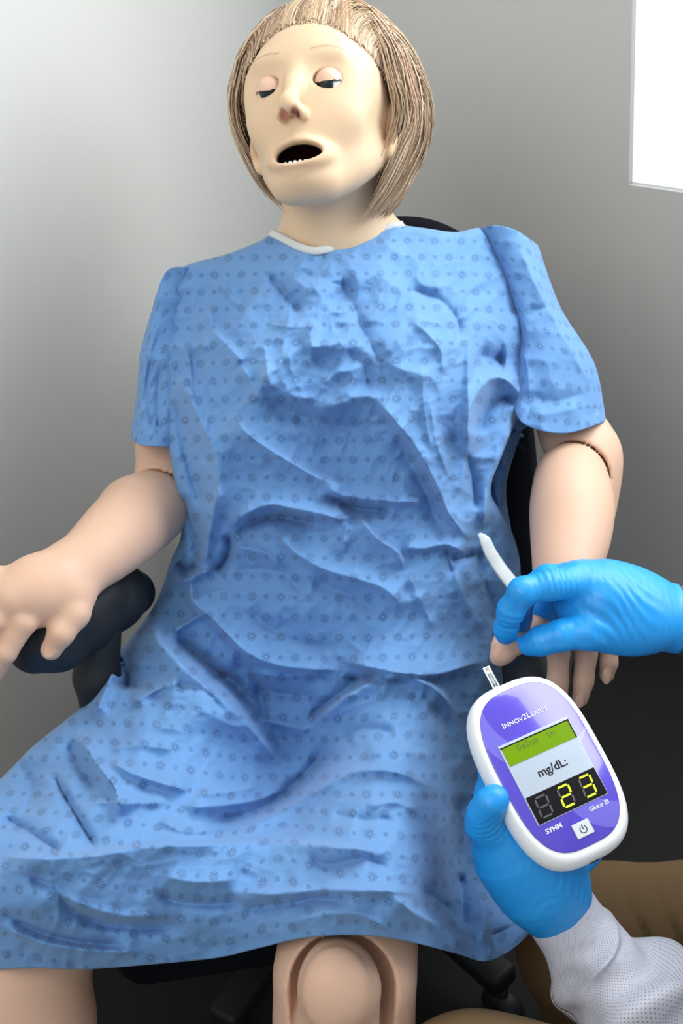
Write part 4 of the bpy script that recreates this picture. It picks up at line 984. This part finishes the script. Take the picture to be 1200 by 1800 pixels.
#%%NURSE
# ---------------------------------------------------------------- helper: gloves, sleeve, trousers
nb = W(P(1350, 1700, .05)); nb[2] = 0
nurse = thing('person', nb, 'person at right in blue gloves, white dotted sleeve and khaki trousers holding the meter', 'person')
t = NT('blue_nitrile'); 
wt = t.node('ShaderNodeTexWave'); wt.inputs['Scale'].default_value = 38; wt.inputs['Distortion'].default_value = 9; wt.inputs['Detail'].default_value = 2; wt.inputs['Detail Scale'].default_value = 1.2
t.link(t.coord(), wt.inputs['Vector'])
t.base(t.mix(t.noise(25), lin(22, 140, 214), lin(34, 156, 228))); t.set(Roughness=.42, Subsurface_Weight=.05)
t.bump(t.math('ADD', t.math('MULTIPLY', t.noise(60, 4), 1.0), t.math('MULTIPLY', wt.outputs[0], .35)), .22, .0018); M_glove = t.m
M_brown = skin_mat('brown_skin', lin(120, 78, 58), lin(108, 68, 50))
def wrinkles(f, a, b, n, amp, ax_dir, lo, hi, ph=0):
    """fine parallel puckers across a stretch of glove"""
    a = np.asarray(a); b = np.asarray(b); d = b - a; L = np.linalg.norm(d); d /= L
    def fn(X, Y, Z):
        s_ = ((X - a[0]) * d[0] + (Y - a[1]) * d[1] + (Z - a[2]) * d[2])
        t_ = np.clip(s_ / L, 0, 1); r2 = (X - a[0] - s_ * d[0]) ** 2 + (Y - a[1] - s_ * d[1]) ** 2 + (Z - a[2] - s_ * d[2]) ** 2
        w_ = np.sin(np.pi * t_) * np.exp(-r2 / .022 ** 2)
        lat = (X * ax_dir[0] + Y * ax_dir[1] + Z * ax_dir[2])
        return amp * w_ * np.sin(2 * np.pi * n * t_ + 2.2 * np.sin(lat * 130 + ph) + ph)
    f.apply(lo, hi, fn, 'd', 0)
# upper glove (pinching the fingertip)
lo = P(840, 1180, .15) - np.array([.01, .01, .08]); hi = P(1230, 970, .2) + np.array([.02, .01, .09])
f = Field(lo, hi, .0014)
f.ell(P(1070, 1058, .205), (.050, .036, .024), rot=rotm('Z', R(-6)), k=.015)
f.chain([Pr(1182, 1085, .200, .0285), Pr(1120, 1078, .205, .0315), Pr(1060, 1055, .212, .031)], k=.018)
f.ell(P(1105, 1105, .215), (.045, .020, .020), rot=rotm('Z', R(6)), k=.016)          # ball of the thumb
f.chain([Pr(1020, 1024, .222, .0165), Pr(965, 1028, .238, .0128), Pr(918, 1040, .242, .0120), Pr(898, 1072, .232, .0112), Pr(889, 1104, .214, .0098), Pr(888, 1116, .208, .0088)], k=.007)
f.chain([Pr(1025, 1018, .205, .0160), Pr(962, 1018, .215, .0125), Pr(920, 1042, .208, .0118), Pr(912, 1085, .185, .0108), Pr(915, 1118, .168, .0095)], k=.006)
f.chain([Pr(1035, 1030, .185, .0155), Pr(985, 1035, .185, .012), Pr(960, 1075, .165, .011), Pr(965, 1110, .148, .010)], k=.006)
f.chain([Pr(1050, 1060, .175, .015), Pr(1020, 1075, .165, .0115), Pr(1010, 1105, .150, .010)], k=.006)
f.chain([Pr(1100, 1106, .218, .0185), Pr(1035, 1110, .226, .0150), Pr(985, 1117, .226, .0125), Pr(950, 1127, .220, .0118), Pr(929, 1135, .212, .0092)], k=.009)
f.chain([Pr(1013, 1015, .218, .012), Pr(1018, 1017, .216, .014)], k=.012)
wrinkles(f, P(1020, 1022, .235), P(930, 1036, .25), 9, .0007, (0, 1, 0), lo, hi)
wrinkles(f, P(905, 1060, .245), P(885, 1110, .22), 5, .0006, (1, 0, 0), lo, hi, 1)
wrinkles(f, P(1150, 1020, .22), P(1020, 1140, .235), 10, .0008, (1, 0, 0), lo, hi, 2)
f.chain([Pr(1170, 1086, .200, .0302), Pr(1174, 1086, .200, .0302)], k=.002); f.chain([Pr(1186, 1087, .200, .0318), Pr(1190, 1087, .200, .0318)], k=.002)
cf = P(1158, 1087, .20)
f.apply((-9, -9, -9), (9, 9, 9), lambda X, Y, Z: P(1192, 1087, .20)[0] - X + 0 * Y + 0 * Z, '-', .002)
f.cone(P(1190, 1087, .20), P(1250, 1087, .2), .0288, .0288, mode='-', k=.002)
fpart('glove', nurse, f, M_glove, label='blue nitrile glove pinching the fingertip')
f = Field(P(1150, 1180, .15) - .02, P(1320, 990, .2) + .05, .003)
f.chain([Pr(1185, 1088, .20, .0265), Pr(1215, 1089, .20, .0275), Pr(1270, 1095, .19, .032)], k=.01)
V, F = f.mesh(); part('forearm', nurse, W(V), F, M_brown, col=np.zeros((len(V), 3)))
# cuff of the right sleeve just beyond the watch strap
f = Field(P(1190, 1200, .15) - .04, P(1620, 900, .2) + np.array([.05, .06, .10]), .004)
f.chain([Pr(1228, 1090, .20, .034), Pr(1300, 1105, .19, .042), Pr(1420, 1130, .18, .050)], k=.01)
def clipx(X, Y, Z): return (P(1199, 1090, .2)[0] - X) + 0 * Y + 0 * Z
f.apply((-9, -9, -9), (9, 9, 9), clipx, '-', .001) if False else None
# lower glove (holding the meter)
lo = P(800, 1690, .18) - np.array([.02, .02, .04]); hi = P(1080, 1320, .2) + np.array([.03, .03, .16])
f = Field(lo, hi, .0015)
f.chain([Pr(992, 1612, .238, .0270), Pr(972, 1585, .250, .0285), Pr(945, 1548, .262, .0350), Pr(905, 1495, .270, .0330), Pr(884, 1455, .275, .024)], k=.02)
f.ell(P(945, 1525, .262), (.040, .032, .025), rot=rotm('Z', R(-45)), k=.02)
f.chain([Pr(880, 1478, .285, .0215), Pr(852, 1448, .297, .0145), Pr(852, 1428, .306, .0122), Pr(864, 1410, .314, .0110), Pr(870, 1403, .314, .0100)], k=.010)
f.chain([Pr(880, 1470, .255, .017), Pr(862, 1400, .262, .0130), Pr(868, 1350, .268, .0115), Pr(890, 1310, .262, .0105)], k=.008)
f.chain([Pr(920, 1500, .235, .017), Pr(920, 1420, .235, .0125), Pr(960, 1370, .24, .0115), Pr(1010, 1350, .245, .010)], k=.008)
f.chain([Pr(950, 1530, .235, .017), Pr(970, 1460, .225, .0125), Pr(1020, 1420, .235, .0115), Pr(1060, 1400, .245, .010)], k=.008)
f.chain([Pr(975, 1550, .240, .016), Pr(1003, 1525, .235, .0125), Pr(1030, 1500, .235, .0115), Pr(1060, 1470, .245, .010)], k=.008)
f.chain([Pr(1006, 1620, .228, .0290), Pr(996, 1606, .230, .0290)], k=.004)
wrinkles(f, P(1010, 1610, .26), P(940, 1530, .29), 7, .0009, (1, 1, 0), lo, hi)
wrinkles(f, P(885, 1480, .31), P(855, 1430, .32), 6, .0006, (1, 1, 0), lo, hi, 1)
fpart('glove', nurse, f, M_glove, label='blue nitrile glove gripping the meter')
# sleeve with a printed dot weave
t = NT('white_dotted_shirt')
uvn = t.node('ShaderNodeUVMap', uv_map='uv'); sp = t.node('ShaderNodeSeparateXYZ'); t.link(uvn.outputs[0], sp.inputs[0])
pt = .0031
ro = t.math('FLOOR', t.math('DIVIDE', sp.outputs[1], pt * .62)); uo = t.math('ADD', sp.outputs[0], t.math('MULTIPLY', t.math('MODULO', t.math('ABSOLUTE', ro), 2), pt / 2))
fx = t.math('MULTIPLY', t.math('SUBTRACT', t.math('FRACT', t.math('DIVIDE', uo, pt)), .5), pt); fy = t.math('MULTIPLY', t.math('SUBTRACT', t.math('FRACT', t.math('DIVIDE', sp.outputs[1], pt * .62)), .5), pt * .62)
dt = t.math('LESS_THAN', t.math('SQRT', t.math('ADD', t.math('MULTIPLY', fx, fx), t.math('MULTIPLY', fy, fy))), .00048)
t.base(t.mix(t.math('MULTIPLY', dt, .80), lin(198, 199, 208), lin(120, 104, 118))); t.set(Roughness=.8); t.bump(t.noise(60, 3), .15, .002); M_shirt = t.m
def tubeskin(name, par, path, nlen, nring, mat, foldfn=None, **k):
    """cloth tube on a path of (px, py, z, radius)"""
    A = np.array([tuple(P(a, b, c)) + (r_,) for a, b, c, r_ in path]); L = smooth_loop(A, nlen, closed=False); n = len(L)
    tn = np.gradient(L[:, :3], axis=0); tn /= np.linalg.norm(tn, axis=1)[:, None]
    s_ = np.r_[0, np.cumsum(np.linalg.norm(np.diff(L[:, :3], axis=0), axis=1))]
    V = np.zeros((n, nring + 1, 3)); UV = np.zeros((n, nring + 1, 2))
    for i in range(n):
        b = np.cross(tn[i], [0, 0, 1.]); b /= np.linalg.norm(b); c = np.cross(b, tn[i])
        for j in range(nring + 1):
            a = 2 * math.pi * j / nring; rr = L[i, 3] + (foldfn(s_[i], a) if foldfn else 0)
            V[i, j] = L[i, :3] + (b * math.cos(a) + c * math.sin(a)) * rr; UV[i, j] = (a * L[:, 3].mean(), s_[i])
    idx = np.arange(n * (nring + 1)).reshape(n, -1)
    F = np.stack([idx[:-1, :-1], idx[1:, :-1], idx[1:, 1:], idx[:-1, 1:]], -1).reshape(-1, 4)
    o = part(name, par, W(V.reshape(-1, 3)), F, mat, uv=UV.reshape(-1, 2), **k)
    md = o.modifiers.new('thickness', 'SOLIDIFY'); md.thickness = .001; return o
def slf(s_, a):
    g = lambda x: math.exp(-x * x)
    e = min(1, max(0, (s_ - .035) / .03))
    return 1.6 * e * (.0060 * g((s_ - .060 - .018 * math.cos(a - .6)) / .010) + .0070 * g((s_ - .105 - .028 * math.cos(a - 1.9)) / .013) + .006 * g((s_ - .155 + .03 * math.cos(a - 1.2)) / .013)
                + .0025 * math.sin(3 * a + s_ * 30) + .002 * math.sin(s_ * 120 + 2.5 * math.sin(2 * a)))
tubeskin('shirt_sleeve', nurse, [(966, 1574, .252, .0320), (1008, 1636, .247, .0330), (1050, 1690, .250, .0370), (1100, 1740, .262, .0430), (1160, 1800, .28, .048), (1240, 1880, .30, .052), (1330, 1960, .30, .056)], 180, 120, M_shirt, slf)
tubeskin('shirt_sleeve', nurse, [(1228, 1090, .20, .034), (1300, 1105, .19, .042), (1420, 1130, .18, .050), (1560, 1180, .16, .055)], 60, 60, M_shirt)
V = [];
tubeskin('watch_strap', nurse, [(1199, 1088, .20, .0292), (1204, 1088, .20, .0294), (1212, 1088, .20, .0292)], 12, 48, M_trim, label='pale wrist strap')
# trousers
t = NT('khaki_twill'); t.base(t.mix(t.noise(8), lin(114, 88, 54), lin(124, 98, 62))); t.set(Roughness=.85); t.bump(t.noise(700, 1), .3, .0008); M_khaki = t.m
def f1(s_, a):
    g = lambda x: math.exp(-x * x); o = 0
    for s0 in (.05, .085, .115, .155, .2): o -= .006 * g((s_ - s0 - .03 * math.cos(a - 1.2)) / .010) * max(0, math.cos((a - 1.0) * .8))
    return o + .002 * math.sin(s_ * 60 + 3 * math.cos(a))
def trouser(name, knee, hipp, foot, r1, r2, fn=None):
    f = Field(np.minimum(np.minimum(P(*knee), P(*hipp)), P(*foot)) - .12, np.maximum(np.maximum(P(*knee), P(*hipp)), P(*foot)) + .12, .004)
    f.cone(P(*hipp), P(*knee), r2, r1, k=.02); f.cone(P(*knee), P(*foot), r1 * .95, r1 * .72, k=.04)
    if fn: f.apply((-9, -9, -9), (9, 9, 9), fn, 'd', 0)
    return f.mesh()
kn = P(985, 1650, .02); hp = P(1420, 1655, .08)
def creases(X, Y, Z):
    # soft pleats fanning from the knee bend on the upper thigh
    u = X * 1.0 + Y * .42
    w_ = np.exp(-((Y - P(0, 1710, .08)[1]) / .050) ** 2) * np.clip((X - .21) / .03, 0, 1)
    return .009 * w_ * (1 - np.abs(np.sin(u * 105 + .5 * np.sin(u * 31)))) ** 2 * 2 + 0 * Z
V1 = trouser('t', (1045, 1658, .03), (1420, 1650, .04), (1060, 1960, -.34), .075, .090, creases)
V2 = trouser('t', (840, 1968, .30), (1380, 2080, .34), (800, 2300, -.1), .078, .095)
Vt, Ft, Ct = blob([(V1[0], V1[1], None), (V2[0], V2[1], None)])
part('trousers', nurse, W(Vt), Ft, M_khaki, label='khaki trousers')
# the helper's bare forearm inside the lower glove and sleeve
f = Field(P(930, 2000, .2) - .05, P(1340, 1560, .3) + .06, .004)
f.chain([Pr(985, 1600, .245, .024), Pr(1080, 1720, .255, .030), Pr(1240, 1880, .30, .038)], k=.01)
V, F = f.mesh(); part('forearm', nurse, W(V), F, M_brown, col=np.zeros((len(V), 3)))
UPV = np.array([0, 0, 1.]) @ MV
hp = P(1470, 1850, .16)
ch = hp + UPV * .30; shd = hp + UPV * .46; across = P(1420, 1650, .04) - P(1380, 2080, .34); across /= np.linalg.norm(across)
sR = shd + across * .16; sL = shd - across * .16
eR = P(1560, 1180, .16); eL = P(1330, 1960, .30)
pts_ = np.stack([hp, sR, sL, eR, eL]); f = Field(pts_.min(0) - .17, pts_.max(0) + .17, .006)
f.cone(hp + across * .06, ch + across * .05, .12, .115, k=.05); f.cone(hp - across * .06, ch - across * .05, .12, .115, k=.05)
f.cone(sR, sL, .065, .065, k=.08); f.chain([tuple(sR) + (.06,), tuple(eR) + (.048,)], k=.03); f.chain([tuple(sL) + (.06,), tuple(eL) + (.052,)], k=.03)
V, F = f.mesh(); o = part('shirt', nurse, W(V), F, M_shirt, uv=np.stack([V[:, 0], V[:, 1]], 1), label='white dotted shirt')
nk_ = shd + UPV * .05; hd = shd + UPV * .22 + np.array([-.05, 0, 0]); f = Field(np.minimum(nk_, hd) - .16, np.maximum(nk_, hd) + .16, .005)
f.cone(shd, hd, .055, .055, k=.02); f.ell(hd, (.085, .115, .095), k=.02); f.ell(hd + np.array([-.05, -.045, 0]), (.05, .055, .055), k=.03); f.ell(hd + np.array([-.096, -.01, .0]), (.016, .022, .012), k=.012)
V, F = f.mesh(); part('head', nurse, W(V), F, M_brown, col=np.zeros((len(V), 3)))
f = Field(hd - .16, hd + .16, .005); f.ell(hd + np.array([.015, .02, 0]), (.095, .118, .105)); f.ell(hd + np.array([-.10, -.07, 0]), (.085, .13, .12), mode='-', k=.01)
V, F = f.mesh(); part('hair', nurse, W(V), F, M_dark)
print('corner', CORNER, 'window', WS, WZ, 'seat', SEATZ)

# lettering and lash lines become plain meshes
dg = bpy.context.evaluated_depsgraph_get()
for o in list(sc.objects):
    if o.type in ('FONT', 'CURVE'):
        me = bpy.data.meshes.new_from_object(o.evaluated_get(dg)); mats = list(o.data.materials)
        n = bpy.data.objects.new(o.name.split('.')[0], me); COL.objects.link(n); n.parent = o.parent; n.matrix_basis = o.matrix_basis.copy()
        if not me.materials:
            for m_ in mats: me.materials.append(m_)
        bpy.data.objects.remove(o)
